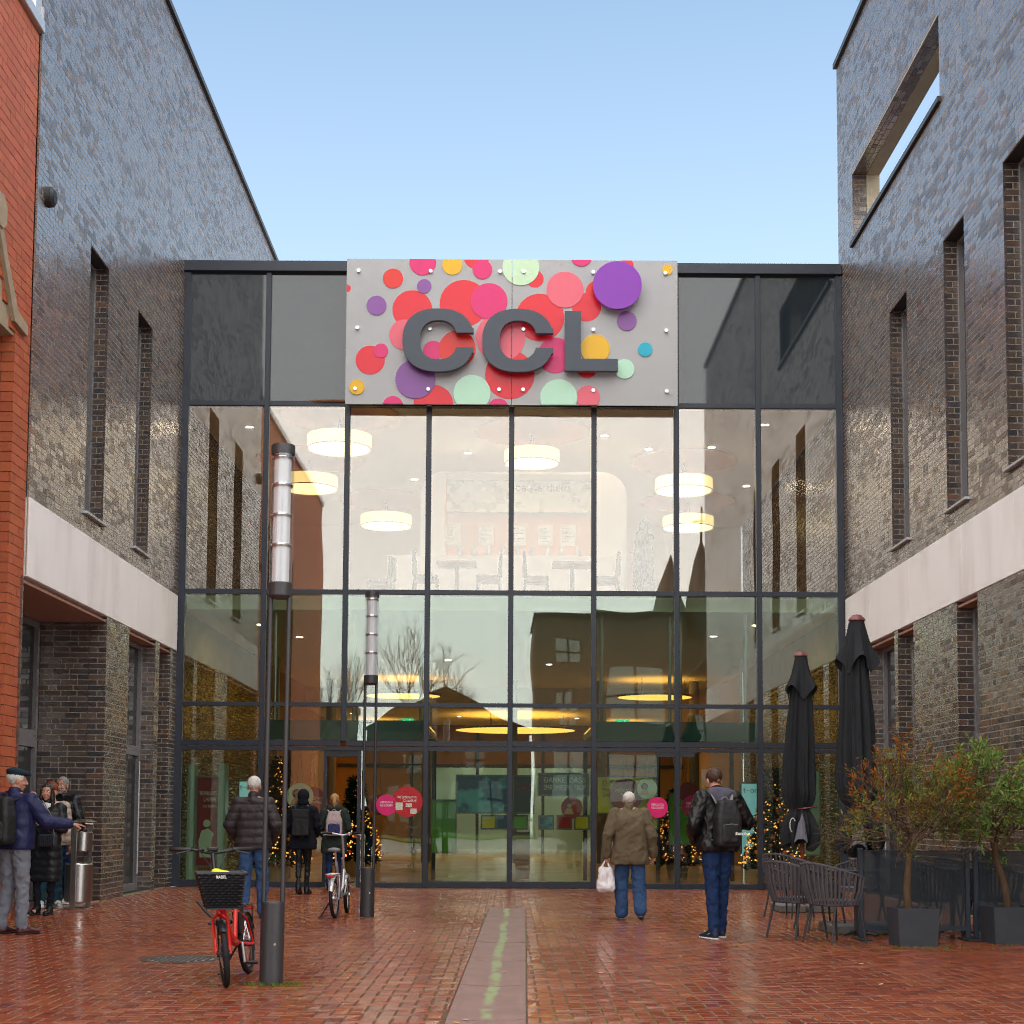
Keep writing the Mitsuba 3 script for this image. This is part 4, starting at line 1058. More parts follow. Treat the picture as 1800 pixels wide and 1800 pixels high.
def rope_chair_parts():
    P = {}
    n = 24
    t = np.linspace(-0.62*np.pi, 0.62*np.pi, n)   # U in plan, open towards +y; back at -y
    def rim(t, r, k=1.0):
        q = 0.8
        return np.stack([r*1.04*np.sign(np.sin(t))*abs(np.sin(t))**q*k, -r*np.sign(np.cos(t))*abs(np.cos(t))**q*k], -1)
    lo, hi = rim(t, 0.23), rim(t, 0.31)
    zt = 0.83-0.15*(np.abs(t)/t[-1])**1.6
    top = np.column_stack([hi, zt]); bot = np.column_stack([lo, np.full(n, 0.4)])
    m = MB()
    for a, b in zip(top, bot):
        mid = (a+b)/2+np.array([*(a-b)[:2]*0.25, 0])
        m.tube([b, mid, a], 0.0135, 6, cap=False)
    P['rope_back'] = (m, 'rope', 'stuff')
    P['top_rail'] = (MB().tube(top, 0.014, 8), 'rope', None)
    P['seat_rim'] = (MB().tube(bot, 0.013, 6), 'chair_metal', None)
    P['seat'] = (MB().mesh(trimesh.creation.cylinder(0.25, 0.05, sections=28), M=np.array([[1, 0, 0, 0], [0, 1, 0, 0.02], [0, 0, 1, 0.42], [0, 0, 0, 1.0]])), 'rope', None)
    legs = []
    for sx, sy in ((-1, -1), (1, -1), (-1, 1), (1, 1)):
        legs.append((MB().tube([(sx*0.19, sy*0.16+0.02, 0.42), (sx*0.23, sy*0.23, 0.0)], [0.014, 0.011], 8), 'chair_metal', None))
    return P, legs


def ply_of(m, b, smooth=False):
    return mikit.ply(trimesh.Trimesh(np.vstack(m.v), np.vstack(m.f), process=False), 'm_'+b, smooth=smooth)


_P, _L = rope_chair_parts()
_P = {k: (ply_of(m, b, 40), kd) for k, (m, b, kd) in _P.items()}
_L = [ply_of(m, b, 40) for m, b, _ in _L]


def rope_chair(x, y, yaw, lab):
    k = thing('rope_chair', lab, 'chair', 'grey rope chairs of the terrace')
    M = mov(x, y, 0.0, yaw)
    for n_, (e, kd) in _P.items():
        obj(n_, e, '', k, kind=kd, M=M)
    for e in _L:
        obj('leg', e, '', k, M=M)


D = math.pi/180
for x, y, a, lab in ((3.42, 15.62, -62, 'grey rope chair nearest the camera, left of the windscreen post'), (3.13, 16.15, -58, 'grey rope chair just left of and behind the nearest chair'),
                     (3.62, 17.3, -80, 'grey rope chair behind the two nearest chairs, seen over them'), (3.7, 19.6, -50, 'grey rope chair beneath the farther parasol'),
                     (4.4, 18.6, 120, 'grey rope chair between the two parasol bases'), (4.72, 16.55, -72, 'grey rope chair behind the left planter, seen through glass'),
                     (5.42, 16.6, -68, 'grey rope chair behind the right planter, seen through glass'), (4.75, 17.9, -75, 'grey rope chair deep behind the windscreen, left one'), (5.5, 17.95, -70, 'grey rope chair deep behind the windscreen, right one')):
    rope_chair(x, y, a*D, lab)
for x, y, lab in ((3.75, 16.65+0.0, 'dark terrace table between the nearest rope chairs'), (5.15, 17.25, 'dark terrace table behind the windscreen')):
    k = thing('terrace_table', lab, 'table', 'dark terrace tables')
    x += 0.15 if x < 4 else 0
    obj('tabletop', MB().cbox(x-0.3, y-0.3, 0.7, x+0.3, y+0.3, 0.73, 0.008), 'chair_metal', k)
    obj('column', MB().tube([(x, y, 0.02), (x, y, 0.7)], 0.03, 10), 'chair_metal', k)
    for q in range(4):
        obj('leg', MB().tube([(x, y, 0.05), (x+0.26*math.cos(q*1.571+0.78), y+0.26*math.sin(q*1.571+0.78), 0.012)], 0.014, 6), 'chair_metal', k)

# ------------------------------------------------------------------ christmas trees behind the glass
mat('fir', VC, 0.7, 0.2)
mat('copper', (0.75, 0.3, 0.12), 0.18, 0.5, 1.0)
mat('gold_pot', (0.35, 0.22, 0.08), 0.5, 0.5)


def christmas_tree(x, y, h, r, seed, lab):
    k = thing('christmas_tree', lab, 'christmas tree', 'lit christmas trees behind the glass')
    rg = np.random.default_rng(seed)
    n = 4200
    u = rg.random(n)**0.7
    a = rg.random(n)*2*np.pi
    z = 0.35+(h-0.35)*(1-u)
    rad = (r*u+0.03)*(0.35+0.65*rg.random(n)**0.5)*(1+0.15*np.sin(z*22))
    P = np.stack([x+rad*np.cos(a)*0.6, y+rad*np.sin(a)*0.6, z], -1)
    Dv = np.stack([np.cos(a), np.sin(a), -0.25+0.4*rg.random(n)], -1)+rg.normal(0, 0.3, (n, 3)); Dv /= np.linalg.norm(Dv, axis=1, keepdims=True)
    c = np.array((0.02, 0.05, 0.018))*(0.6+0.9*rg.random((n, 1)))
    obj('foliage', leaf_mesh(P, Dv, 0.13+0.09*rg.random(n), c, rg), 'leaf', k, kind='stuff')
    obj('trunk', MB().tube([(x, y, 0.2), (x, y, h-0.1)], [0.04, 0.012], 8), 'bark', k)
    obj('pot', MB().lathe([(0, 0.0), (0.2, 0.0), (0.24, 0.35), (0.2, 0.34), (0, 0.3)], (x, y, 0), 24), 'gold_pot', k)
    m, o = MB(), trimesh.creation.icosahedron()
    for _ in range(int(330*h/2)):
        u = rg.random()**0.6; a = rg.random()*6.283
        q = r*u*(0.85+0.25*rg.random())+0.02
        m.add(o.vertices*(0.009+0.011*rg.random())+np.array([x+q*math.cos(a), y+q*math.sin(a), 0.4+(h-0.42)*(1-u)]), o.faces)
    obj('light', m, 'white', k, kind='stuff', emitter=emit((0.38, 0.118, 0.016)))
    m = MB()
    for _ in range(64):
        u = 0.2+0.8*rg.random()**0.7; a = rg.random()*6.283
        q = r*u*0.95+0.02
        m.ball((x+q*math.cos(a), y+q*math.sin(a), 0.42+(h-0.42)*(1-u)), 0.03+0.022*rg.random(), 2)
    obj('bauble', m, 'copper', k, kind='stuff', smooth=True)


christmas_tree(-4.42, 28.6, 2.4, 0.62, 1, 'christmas tree with warm lights behind the nearer lamp post')
christmas_tree(-3.25, 31.6, 2.1, 0.6, 2, 'christmas tree with warm lights deep inside beyond the woman with the pale backpack')
christmas_tree(5.1, 28.6, 2.25, 0.62, 3, 'christmas tree with warm lights between the tall man and the closed parasol')
christmas_tree(3.55, 31.2, 1.9, 0.62, 4, 'christmas tree with warm lights left of the tall man')

# ------------------------------------------------------------------ posters, round hangers, screens
mat('poster_red', (0.5, 0.01, 0.018), 0.35, 0.5)
mat('poster_dark', (0.3, 0.014, 0.03), 0.35, 0.5)
mat('poster_magenta', (0.72, 0.012, 0.16), 0.35, 0.5)
mat('poster_pale', (0.6, 0.62, 0.5), 0.4, 0.5)
mat('poster_yellow', (0.8, 0.62, 0.02), 0.4, 0.5)
mat('poster_green', (0.14, 0.42, 0.03), 0.4, 0.5)
mat('print_skin', (0.5, 0.25, 0.16), 0.5)
mat('print_dark', (0.03, 0.02, 0.02), 0.5)


def text(parent, s, x, y, z, h, bsdf='white', name='lettering', right=False, fit=None):
    t = meshkit.text_mesh(s, h, 0.002)
    w = t.bounds[1][0]
    sc = min(1.0, fit/w) if fit else 1.0
    M = at(x-(w*sc if right else 0), y, z)
    M[:, 0] *= sc
    return obj(name, MB().mesh(t, M=M), bsdf, parent)


def hanger(x, y, z, r, bsdf, lab, lines=(), pic=None):
    k = thing('round_poster', lab, 'poster', 'round posters hanging in the doors')
    obj('disc', MB().prism(Point(0, 0).buffer(r, 20), 0.012, at(x, y+0.006, z)), bsdf, k)
    if y > YF: obj('cord', MB().tube([(x-0.05, y, z+r), (x-0.02, y, 2.7), (x+0.05, y, z+r)], 0.004, 4), 'print_dark', k)
    if pic == 'woman':
        obj('hair_print', MB().prism(Point(-0.25*r, 0.22*r).buffer(0.34*r), 0.003, at(x, y-0.006, z)), 'print_dark', k)
        obj('figure_print', MB().prism(Point(-0.22*r, 0.18*r).buffer(0.2*r).union(Polygon([(-.75*r, -.62*r), (.2*r, -.62*r), (0, -.05*r), (-.45*r, -.05*r)]).intersection(Point(0, 0).buffer(r*.97))), 0.003, at(x, y-0.009, z)), 'print_skin', k)
    if pic == 'set':
        g = sbox(-.75*r, -.55*r, -.3*r, -.05*r).union(sbox(-.1*r, -.35*r, .3*r, -.1*r)).union(sbox(.2*r, -.8*r, .62*r, -.45*r)).intersection(Point(0, 0).buffer(r*.96))
        obj('picture_print', MB().prism(g, 0.003, at(x, y-0.006, z)), 'poster_pale', k)
    for s, dx, dz, h, al in lines:
        text(k, s, x+dx*r, y-0.007, z+dz*r, h*r, 'white', right=al, fit=1.25*r)


L1 = [('WEIHNACHTS', 0.6, 0.22, 0.15, True), ('CHARME', 0.6, -0.02, 0.15, True)]
L2 = [('HERZLICH', 0.62, 0.16, 0.2, True), ('WILLKOMMEN', 0.62, -0.14, 0.2, True)]
HY = 27.55
hx = lambda p: (p-893)*HY/2600
hz = lambda p: 1.3+(1435-p)*HY/2600
hanger(hx(527), HY, hz(1402), 0.25, 'poster_pale', 'pale round poster with a woman, behind the hooded woman', (), 'woman')
hanger(hx(546), HY+.2, hz(1413), 0.3, 'poster_dark', 'dark red round poster beside the hooded woman', L1)
hanger(-2.23, YF-.03, 1.5, 0.19, 'poster_magenta', 'magenta round poster beside the farther lamp post', L2)
hanger(hx(664), HY+.1, hz(1416), 0.19, 'poster_dark', 'small dark red round poster half behind the magenta one by the lamp post')
hanger(-1.85, YF-.03, 1.56, 0.28, 'poster_red', 'bright red round poster with white lettering right of the farther lamp post', L1, 'set')
hanger(hx(1004), HY, hz(1419), 0.2, 'poster_dark', 'small dark red round poster right of the centre mullion', (), 'woman')
hanger(hx(1100), HY+.2, hz(1396), 0.31, 'poster_dark', 'large dark red round poster above the old man in the brown jacket', L1)
hanger(hx(1136), HY, hz(1385), 0.19, 'poster_pale', 'pale round poster with a woman, right of the old man in brown', (), 'woman')
hanger(2.72, YF-.03, 1.48, 0.19, 'poster_magenta', 'magenta round poster between the old man and the tall man', L2)
hanger(hx(1216), HY, hz(1415), 0.2, 'poster_magenta', 'magenta round poster behind the tall man', L2)
hanger(hx(1212), HY+.3, hz(1390), 0.19, 'poster_dark', 'dark round poster above the magenta one behind the tall man')


def board(name, x0, z0, x1, z1, y, bsdf, lab, cat, lines=(), col='white', glow=None):
    k = thing(name, lab, cat)
    obj('sheet', MB().box(x0, y, z0, x1, y+0.02, z1), bsdf, k)
    obj('frame', MB().box(x0-0.03, y+0.005, z0-0.03, x0, y+0.05, z1+0.03).box(x1, y+0.005, z0-0.03, x1+0.03, y+0.05, z1+0.03).box(x0, y+0.005, z1, x1, y+0.05, z1+0.03).box(x0, y+0.005, z0-0.03, x1, y+0.05, z0), 'frame_grey', k)
    if glow:
        obj('screen', MB().quad((x0+.01, y-0.004, z0+.01), (x1-.01, y-0.004, z0+.01), (x1-.01, y-0.004, z1-.01), (x0+.01, y-0.004, z1-.01)), bsdf, k, emitter=emit(glow))
    for s, fx, fz, h in lines:
        text(k, s, x0+fx*(x1-x0), y-0.008, z0+fz*(z1-z0), h, col, fit=(1-fx)*(x1-x0)*0.96)
    return k


k = board('poster_stand', -5.88, 0.35, -5.5, 2.0, 28.0, 'poster_dark', 'tall dark red christmas poster in a stand at far left behind the glass', 'poster', [('WEIHNACHTS', 0.12, 0.8, 0.075), ('CHARME', 0.3, 0.73, 0.075), ('mit Rabatt', 0.3, 0.66, 0.05)])
mat('pillar_green', (0.34, 0.43, 0.37), 0.3, 0.5)
for x in (-6.05, -5.47):
    obj('side_panel', MB().cbox(x, 27.9, 0, x+0.14, 28.2, 2.25, 0.008), 'pillar_green', k)
obj('figure_print', MB().prism(Polygon([(-.12, 0), (.1, 0), (.09, .3), (.13, .45), (.03, .55), (-.1, .5), (-.15, .3)]).union(Point(0, .64).buffer(.07)), 0.003, at(-5.69, 27.995, 0.5)), 'poster_pale', k)
mat('screen_blue', (0.05, 0.1, 0.12), 0.3)
mat('screen_ink', (0.02, 0.05, 0.06), 0.5)
board('info_screen', -5.26, 1.3, -4.97, 1.96, 28.9, 'screen_blue', 'pale blue lit info screen behind the man in the puffer jacket', 'screen', [('t-on', 0.08, 0.75, 0.09)], 'screen_ink', (0.035, 0.06, 0.062))
board('info_screen', 4.6, 0.55, 5.3, 1.98, 29.3, 'screen_blue', 'tall pale blue lit info screen behind the right christmas tree', 'screen', [('t-on', 0.06, 0.87, 0.1), ('fast', 0.55, 0.8, 0.07)], 'screen_ink', (0.025, 0.052, 0.058))
board('info_screen', 5.62, 0.6, 6.0, 2.2, 28.6, 'pillar_green', 'grey green panel with a timetable behind the farther parasol', 'screen', [('OFFEN', 0.1, 0.6, 0.05)], 'white')
yb = board('wall_poster', 1.68, 1.38, 2.72, 2.05, 27.9, 'poster_yellow', 'large yellow poster above the old man in the brown jacket', 'poster', [('0 € Trau', 0.08, 0.76, 0.1), ('bei Ihrer', 0.08, 0.6, 0.075), ('Online-G', 0.08, 0.45, 0.075)], 'print_dark')
board('wall_poster', 2.55, 1.1, 2.8, 1.36, 28.0, 'poster_yellow', 'small yellow poster right of the old man in the brown jacket', 'poster', [('Hard', 0.1, 0.6, 0.08)], 'print_dark')
board('wall_poster', 3.12, 0.8, 3.5, 1.75, 28.6, 'poster_green', 'green poster between the old man and the tall man', 'poster', [('Covid-19', 0.06, 0.8, 0.06), ('Testzentrum', 0.06, 0.7, 0.06)], 'poster_yellow')
board('wall_poster', -1.5, 0.6, -1.05, 1.6, 29.2, 'poster_green', 'green wall poster left of the centre, deep inside', 'poster')
mat('poster_blue', proc(lambda p, n, uv: mix((0.02, 0.09, 0.2), (0.12, 0.42, 0.5), smoothstep(0.4, 0.65, fbm(p.x*3.5, 1.0, p.z*3.5, 4)))), 0.4)
mat('poster_slate', (0.06, 0.07, 0.1), 0.4)
board('wall_poster', -0.98, 1.38, -0.03, 2.06, 28.2, 'poster_blue', 'blue marbled wall poster left of the centre mullion', 'poster')
board('wall_poster', 0.1, 1.38, 0.46, 2.06, 28.2, 'poster_slate', 'narrow slate grey poster with red lettering right of the centre mullion', 'poster', [('Geschenk', 0.1, 0.72, 0.07), ('Center-Champion', 0.1, 0.6, 0.05)], 'poster_red')
board('wall_poster', 0.58, 1.72, 1.5, 2.1, 28.2, 'poster_slate', 'slate grey poster with handwriting thanking visitors', 'poster', [('DANKE, DASS', 0.1, 0.6, 0.1), ('IHR UNSERE KAUF', 0.1, 0.25, 0.09)], 'white')
for i, x in enumerate((-0.5, -0.2, 0.1, 0.6, 0.95, 1.28)):
    c = ('poster_yellow', 'poster_blue', 'poster_green', 'poster_blue', 'poster_red', 'poster_yellow')[i]
    board('small_poster', x, 1.08, x+0.24, 1.3, 28.3, c, 'small bright poster in the low row behind the middle panes, %s from the left' % ('first', 'second', 'third', 'fourth', 'fifth', 'last')[i], 'poster')
pd_ = thing('info_desk', 'light wooden pedestal just right of the centre mullion inside', 'pedestal')
obj('body', MB().cbox(0.15, 31.0, 0.0, 0.45, 31.3, 0.95, 0.01), 'oak', pd_)
obj('plate', MB().cbox(0.13, 30.98, 0.95, 0.47, 31.32, 0.98, 0.005), 'frame_grey', pd_)

# ------------------------------------------------------------------ people
import scipy.sparse as sp
A3 = np.asarray


def sph(p, r, n=18):
    r = A3(np.broadcast_to(r, (3,)), float)
    return Manifold.sphere(1.0, n).scale(r.tolist()).translate([float(q) for q in p])


def hull(*s):
    return Manifold.batch_hull([sph(p, r) for p, r in s])


def add(*m):
    return Manifold.batch_boolean(list(m), OpType.Add)


def sub(a, *m):
    return a-add(*m)


def mbox(x0, y0, z0, x1, y1, z1):
    return Manifold.cube([x1-x0, y1-y0, z1-z0]).translate([x0, y0, z0])


def organic(man, L=0.02, it=6, folds=None, puff=None, seed=0, lam=0.5):
    """Refines a solid and rounds it; folds = (height, frequency xyz): creases; puff = (pitch, height): quilting."""
    m = man.refine_to_length(L).to_mesh()
    v, f = A3(m.vert_properties[:, :3], float), A3(m.tri_verts)
    t = trimesh.Trimesh(v, f, process=True)
    v, f = A3(t.vertices), A3(t.faces)
    e = np.vstack([f[:, [0, 1]], f[:, [1, 2]], f[:, [2, 0]]])
    W = sp.coo_matrix((np.ones(len(e)*2), (np.r_[e[:, 0], e[:, 1]], np.r_[e[:, 1], e[:, 0]])), shape=(len(v),)*2).tocsr()
    W.data[:] = 1
    W = sp.diags(1/np.maximum(W.sum(1).A1 if hasattr(W.sum(1), 'A1') else A3(W.sum(1)).ravel(), 1))@W
    for k in range(it):
        v = v+lam*(W@v-v)
        v = v-0.52*(W@v-v)*(lam/0.5)*0.98
    if folds or puff:
        n = meshkit.arrays((v, f), True)[2]
        d = 0
        if folds:
            h, fr = folds
            q = v*A3(fr)+seed*3.7
            w = meshkit.fbm(q+0.8*meshkit.fbm(v*9+seed, 2)[:, None], 3, seed)
            d = d+h*((1-2*abs(w-0.5)*2.2)-0.35)
        if puff:
            pt, h = puff
            zz = v[:, 2]+0.012*(meshkit.fbm(v*7+seed, 2)-0.5)
            d = d+h*(np.sqrt(abs(np.sin(np.pi*zz/pt)))-0.6)
        v = v+n*np.reshape(d, (-1, 1))
    return v, f


def hand_solid(w, d, n, side, curl=0.35, point=False):
    """w wrist, d along the fingers, n out of the palm, side = +1 / -1 where the thumb is (along d x n)."""
    d, n = A3(d, float), A3(n, float)
    d /= np.linalg.norm(d); n = n-d*(n@d); n /= np.linalg.norm(n)
    t = np.cross(d, n)*side
    w = A3(w, float)
    kn = [w+d*(0.088-0.004*abs(i-1))+t*(0.031-0.021*i) for i in range(4)]
    parts = [hull((w, (0.024,)*3), (kn[0], 0.0125), (kn[3], 0.0115)), hull((w+d*0.03+t*0.012+n*0.006, 0.017), (kn[0], 0.012), (kn[2], 0.0125))]
    for i, ln in enumerate((0.072, 0.08, 0.074, 0.057)):
        p, dd = kn[i], d
        c = curl*(0.75+0.13*i)
        if point and i < 2:
            c = 0.12
        for j, (fr, r) in enumerate(((0.45, 0.0088), (0.32, 0.0079), (0.23, 0.007))):
            a = c*(1.0, 1.15, 0.8)[j]
            dd = dd*math.cos(a)+np.cross(np.cross(d, n), dd)*math.sin(a)
            q = p+dd*ln*fr
            parts.append(hull((p, r+0.0006), (q, r)))
            p = q
    p = w+d*0.028+t*0.024
    for ln, mx, r in ((0.042, (0.62, 0.72, 0.25), 0.0125), (0.033, (0.8, 0.35, 0.45), 0.0105), (0.024, (0.85, 0.1, 0.5), 0.009)):
        dd = d*mx[0]+t*mx[1]+n*mx[2]; dd /= np.linalg.norm(dd)
        q = p+dd*ln
        parts.append(hull((p, r+0.001), (q, r)))
        p = q
    return parts


mat('skin', proc(lambda p, n, uv: mix((0.52, 0.27, 0.19), (0.44, 0.2, 0.135), fbm(p.x*25, p.y*25, p.z*25))), 0.5, 0.4)
mat('eye_white', (0.7, 0.68, 0.64), 0.2, 0.5)
mat('eye_dark', (0.02, 0.012, 0.01), 0.15, 0.6)
mat('lip', (0.42, 0.12, 0.1), 0.4, 0.5)


def person(lab, x, y, yaw, H, J, top, pants, shoe, hair, hands=('relax', 'relax'), head=(0, 0), z0=0.0, face=False, soles=None, extra=None):
    """J: changed joints (metres at 1.75 m standing height, facing +y, x to the right). top = (bsdf, hem, bulk, puff, flare)."""
    k = thing('person', lab, 'person')
    M = mov(x, y, z0, yaw, H/1.75)
    j = dict(head=(0, 0.015, 1.625), neck=(0, -0.025, 1.47), shL=(-.175, -.02, 1.415), shR=(.175, -.02, 1.415), elL=(-.235, -.06, 1.13), elR=(.235, -.06, 1.13), wrL=(-.25, .03, .89), wrR=(.25, .03, .89),
             chest=(0, 0, 1.3), belly=(0, 0, 1.08), hip=(0, 0, .95), hipL=(-.085, 0, .92), hipR=(.085, 0, .92), knL=(-.1, .025, .5), knR=(.1, .025, .5), anL=(-.105, -.03, .085), anR=(.105, -.03, .085), toL=None, toR=None)
    j.update(J)
    j = {a: (A3(b, float) if b is not None else None) for a, b in j.items()}
    sd = len(used) % 97
    hd, (hyaw, hpitch) = j['head'], head

    def turn(man):
        return man.rotate([math.degrees(hpitch), 0, 0]).rotate([0, 0, math.degrees(hyaw)]).translate(hd.tolist())
    skull = add(sph((0, -.014, .032), (.073, .092, .088)), hull(((0, .02, -.035), (.058, .062, .05)), ((0, .05, -.088), (.027, .026, .02)), ((0, .02, .02), (.064, .068, .05))),
                hull(((0, .086, .012), .008), ((0, .101, -.026), .0125), ((0, .082, -.03), (.018, .01, .009))), hull(((0, .079, -.062), (.024, .012, .01)), ((0, .07, -.06), (.03, .012, .012))),
                *[sph((s*.076, -.008, -.008), (.011, .021, .032)) for s in (-1, 1)], *[sph((s*.033, .062, -.028), (.024, .02, .022)) for s in (-1, 1)])
    if face:
        skull = sub(skull, *[sph((s*.032, .092, .008), (.017, .016, .011)) for s in (-1, 1)])
    th = min(0.0, pants[1]) if pants else 0.0
    parts = [turn(skull), hull((j['neck'], .054), (hd+[0, -.02, -.05], .05)), hull((j['neck'], .055), (j['shL'], .05), (j['shR'], .05)),
             hull((j['shL'], .05), (j['shR'], .05), (j['belly']+[-.06, 0, 0], .08), (j['belly']+[.06, 0, 0], .08)), hull((j['belly'], .1), (j['hipL'], .085), (j['hipR'], .085))]
    for s, h in (('L', hands[0]), ('R', hands[1])):
        parts += [hull((j['sh'+s], .045), (j['el'+s], .036)), hull((j['el'+s], .037), (j['wr'+s], .025)), hull((j['hip'+s], .075+th), (j['kn'+s], .046+th*1.6)), hull((j['kn'+s], .045+th*1.6), (j['an'+s], .034+th)),
                  hull((j['an'+s]+[0, -.01, -.03], .035), (j['an'+s]+[0, .12, -.045], .028))]
        if h is None:
            continue
        w = j['wr'+s]; d = w-j['el'+s]; d /= np.linalg.norm(d)
        inw = A3((1.0 if s == 'L' else -1.0, 0, 0))
        nrm = inw+A3((0, 0.25, 0))
        sg = -1 if s == 'L' else 1
        if abs(d@inw) > 0.75 or h == 'point':
            nrm = A3((0, 0, -1.0)); sg = -sg if False else (1 if s == 'L' else -1)
        parts += hand_solid(w+d*0.01, d, nrm, sg, {'relax': .42, 'grip': 1.15, 'point': .75, 'fist': 1.0}[h], h == 'point')
    v, f = organic(add(*parts), 0.0125, 5)
    obj('body', MB().add(v, f).moved(M), 'skin', k, smooth=True)
    # clothes
    tm, hem, bulk, puff, flare = top[:5]
    b = bulk
    hc = j['hip']*[1, 1, 0]+[0, 0, hem]
    t = [hull((j['neck']+[0, -.005, -.035], .062+b*.3), (j['shL']+[.01, 0, -.01], .062+b*.6), (j['shR']+[-.01, 0, -.01], .062+b*.6), (j['chest']+[-.085, .01, 0], .095+b), (j['chest']+[.085, .01, 0], .095+b)),
         hull((j['chest']+[-.085, .01, 0], .098+b), (j['chest']+[.085, .01, 0], .098+b), (j['belly']+[-.08, .01, 0], .1+b), (j['belly']+[.08, .01, 0], .1+b)),
         hull((j['belly']+[-.08, .01, 0], .1+b), (j['belly']+[.08, .01, 0], .1+b), (hc+[-.085-flare, 0, .05], .1+b), (hc+[.085+flare, 0, .05], .1+b)),
         hull((j['neck']+[0, -.01, -.03], .075), (j['neck']+[0, .0, .03], .066))]
    for s in 'LR':
        t += [hull((j['sh'+s], .066+b*.6), (j['el'+s], .052+b*.6)), hull((j['el'+s], .053+b*.6), (j['wr'+s], .038+b*.45))]
    tv, tf = organic(add(*t)-mbox(-1, -1, 0, 1, 1, hem), 0.016, 7, (0.018 if not puff else 0.008, (10, 10, 7.5)), puff, sd)
    obj('jacket' if hem > 0.7 else 'coat', MB().add(tv, tf).moved(M), tm, k, smooth=True)
    if pants:
        pm, lo = pants[0], pants[1]
        q = [hull((j['belly']*.4+j['hip']*.6, .108), (j['hipL'], .095), (j['hipR'], .095))]
        for s in 'LR':
            q += [hull((j['hip'+s], .096), (j['kn'+s], .058+lo)), hull((j['kn'+s], .058+lo), (j['an'+s]+[0, 0, .0], .046+lo*1.1))]
        pv, pf = organic(sub(add(*q), mbox(-1, -1, -1, 1, 1, .03)), 0.015, 6, (0.017, (11, 11, 10)), None, sd+5)
        obj('trousers', MB().add(pv, pf).moved(M), pm, k, smooth=True)
    for s in 'LR':
        a = j['an'+s]
        to = j['to'+s] if j['to'+s] is not None else a*[1, 1, 0]+[(-.02 if s == 'L' else .02), .17, .03]
        heel = a+[0, -.025, -.05]
        mid = heel*.45+to*.55+[0, 0, .012]
        up = hull((a+[0, 0, .0], .05), (heel, .036), (mid, (.042, .042, .034))) + hull((heel, .036), (mid, (.043, .043, .034)), (to, (.037, .04, .022)))
        sl = hull((heel+[0, -.004, -.028], (.039, .042, .012)), (mid+[0, 0, -.036], (.046, .046, .011)), (to+[0, .006, -.018], (.041, .043, .011)))
        dz = -min(0.0, 0)
        sv, sf = organic(up, .014, 4)
        sk = obj('shoe', MB().add(sv, sf).moved(M), shoe, k, smooth=True)
        sv, sf = organic(sl, .016, 3)
        obj('sole', MB().add(sv, sf).moved(M), soles or 'black', sk, smooth=True)
    # hair
    hm, style = hair
    cap = sph((0, -.02, .042), (.08, .098, .088), 26)
    cut = [mbox(-.2, .052, -.2, .2, .2, .085), mbox(-.2, .015, -.2, .2, .2, .0), mbox(-.2, -.2, -.3, .2, .2, -.075)]
    if style == 'long':
        cap = add(cap, hull(((0, -.05, 0), (.08, .06, .06)), ((-.03, -.075, -.2), (.06, .04, .06)), ((.03, -.075, -.2), (.06, .04, .06))), *[hull(((s*.066, .01, .03), (.02, .04, .05)), ((s*.082, .0, -.16), (.025, .035, .05))) for s in (-1, 1)])
        cut = [mbox(-.062, .045, -.3, .062, .2, .075)]
    elif style == 'tail':
        cap = add(cap, hull(((0, -.09, .03), .04), ((0, -.12, -.04), .03), ((0, -.115, -.12), .02)))
        cut = cut[:2]
    elif style == 'bald':
        cap = sub(sph((0, -.024, .026), (.079, .094, .082), 26), mbox(-.2, -.045, .075, .2, .2, .3))
    elif style == 'hood':
        cap = add(sph((0, -.02, .025), (.098, .118, .122), 26), hull(((0, -.03, -.09), (.1, .1, .06)), ((0, -.03, -.05), (.09, .1, .05))))
        cut = [mbox(-.06, .07, -.2, .06, .2, .08)]
    elif style == 'beanie':
        cap = sph((0, -.015, .055), (.088, .104, .092), 26)
        cut = [mbox(-.2, -.2, -.3, .2, .2, .02)]
    hv, hf = organic(turn(sub(cap, *cut)), .009, 3, (.007, (40, 40, 14)) if style not in ('hood', 'beanie') else (.006, (12, 12, 12)), None, sd)
    obj({'hood': 'hood', 'beanie': 'hat'}.get(style, 'hair'), MB().add(hv, hf).moved(M), hm, k, smooth=True)
    if face:
        Mh = np.eye(4)
        ca, sa, cp, sp_ = math.cos(hyaw), math.sin(hyaw), math.cos(hpitch), math.sin(hpitch)
        Mh[:3, :3] = A3([[ca, -sa, 0], [sa, ca, 0], [0, 0, 1]])@A3([[1, 0, 0], [0, cp, -sp_], [0, sp_, cp]])
        Mh[:3, 3] = hd
        for s in (-1, 1):
            e = obj('eye', MB().ball((s*.032, .07, .008), .0135, 2).moved(Mh).moved(M), 'eye_white', k, smooth=True)
            obj('iris', MB().ball((s*.031, .0785, .008), .0068, 2).moved(Mh).moved(M), 'eye_dark', e, smooth=True)
            obj('eyebrow', MB().tube([(s*.016, .084, .026), (s*.034, .083, .032), (s*.052, .07, .026)], [.004, .005, .003], 6).moved(Mh).moved(M), hm if face != 'beard' else 'eye_dark', k, smooth=True)
        obj('mouth', MB().tube([(-.023, .079, -.058), (0, .092, -.06), (.023, .079, -.058)], [.003, .0062, .003], 8, sq=.8).moved(Mh).moved(M), 'lip', k, smooth=True)
        if face == 'beard':
            bv, bf = organic(turn(sub(hull(((0, .03, -.06), (.065, .06, .035)), ((0, .055, -.095), (.034, .032, .022))), mbox(-.03, .06, -.075, .03, .2, -.04), mbox(-.2, -.2, -.2, .2, .0, .2))), .01, 3, (.004, (40, 40, 40)), None, 3)
            obj('beard', MB().add(bv, bf).moved(Mh*0+np.eye(4)).moved(M), 'hair_grey', k, smooth=True)
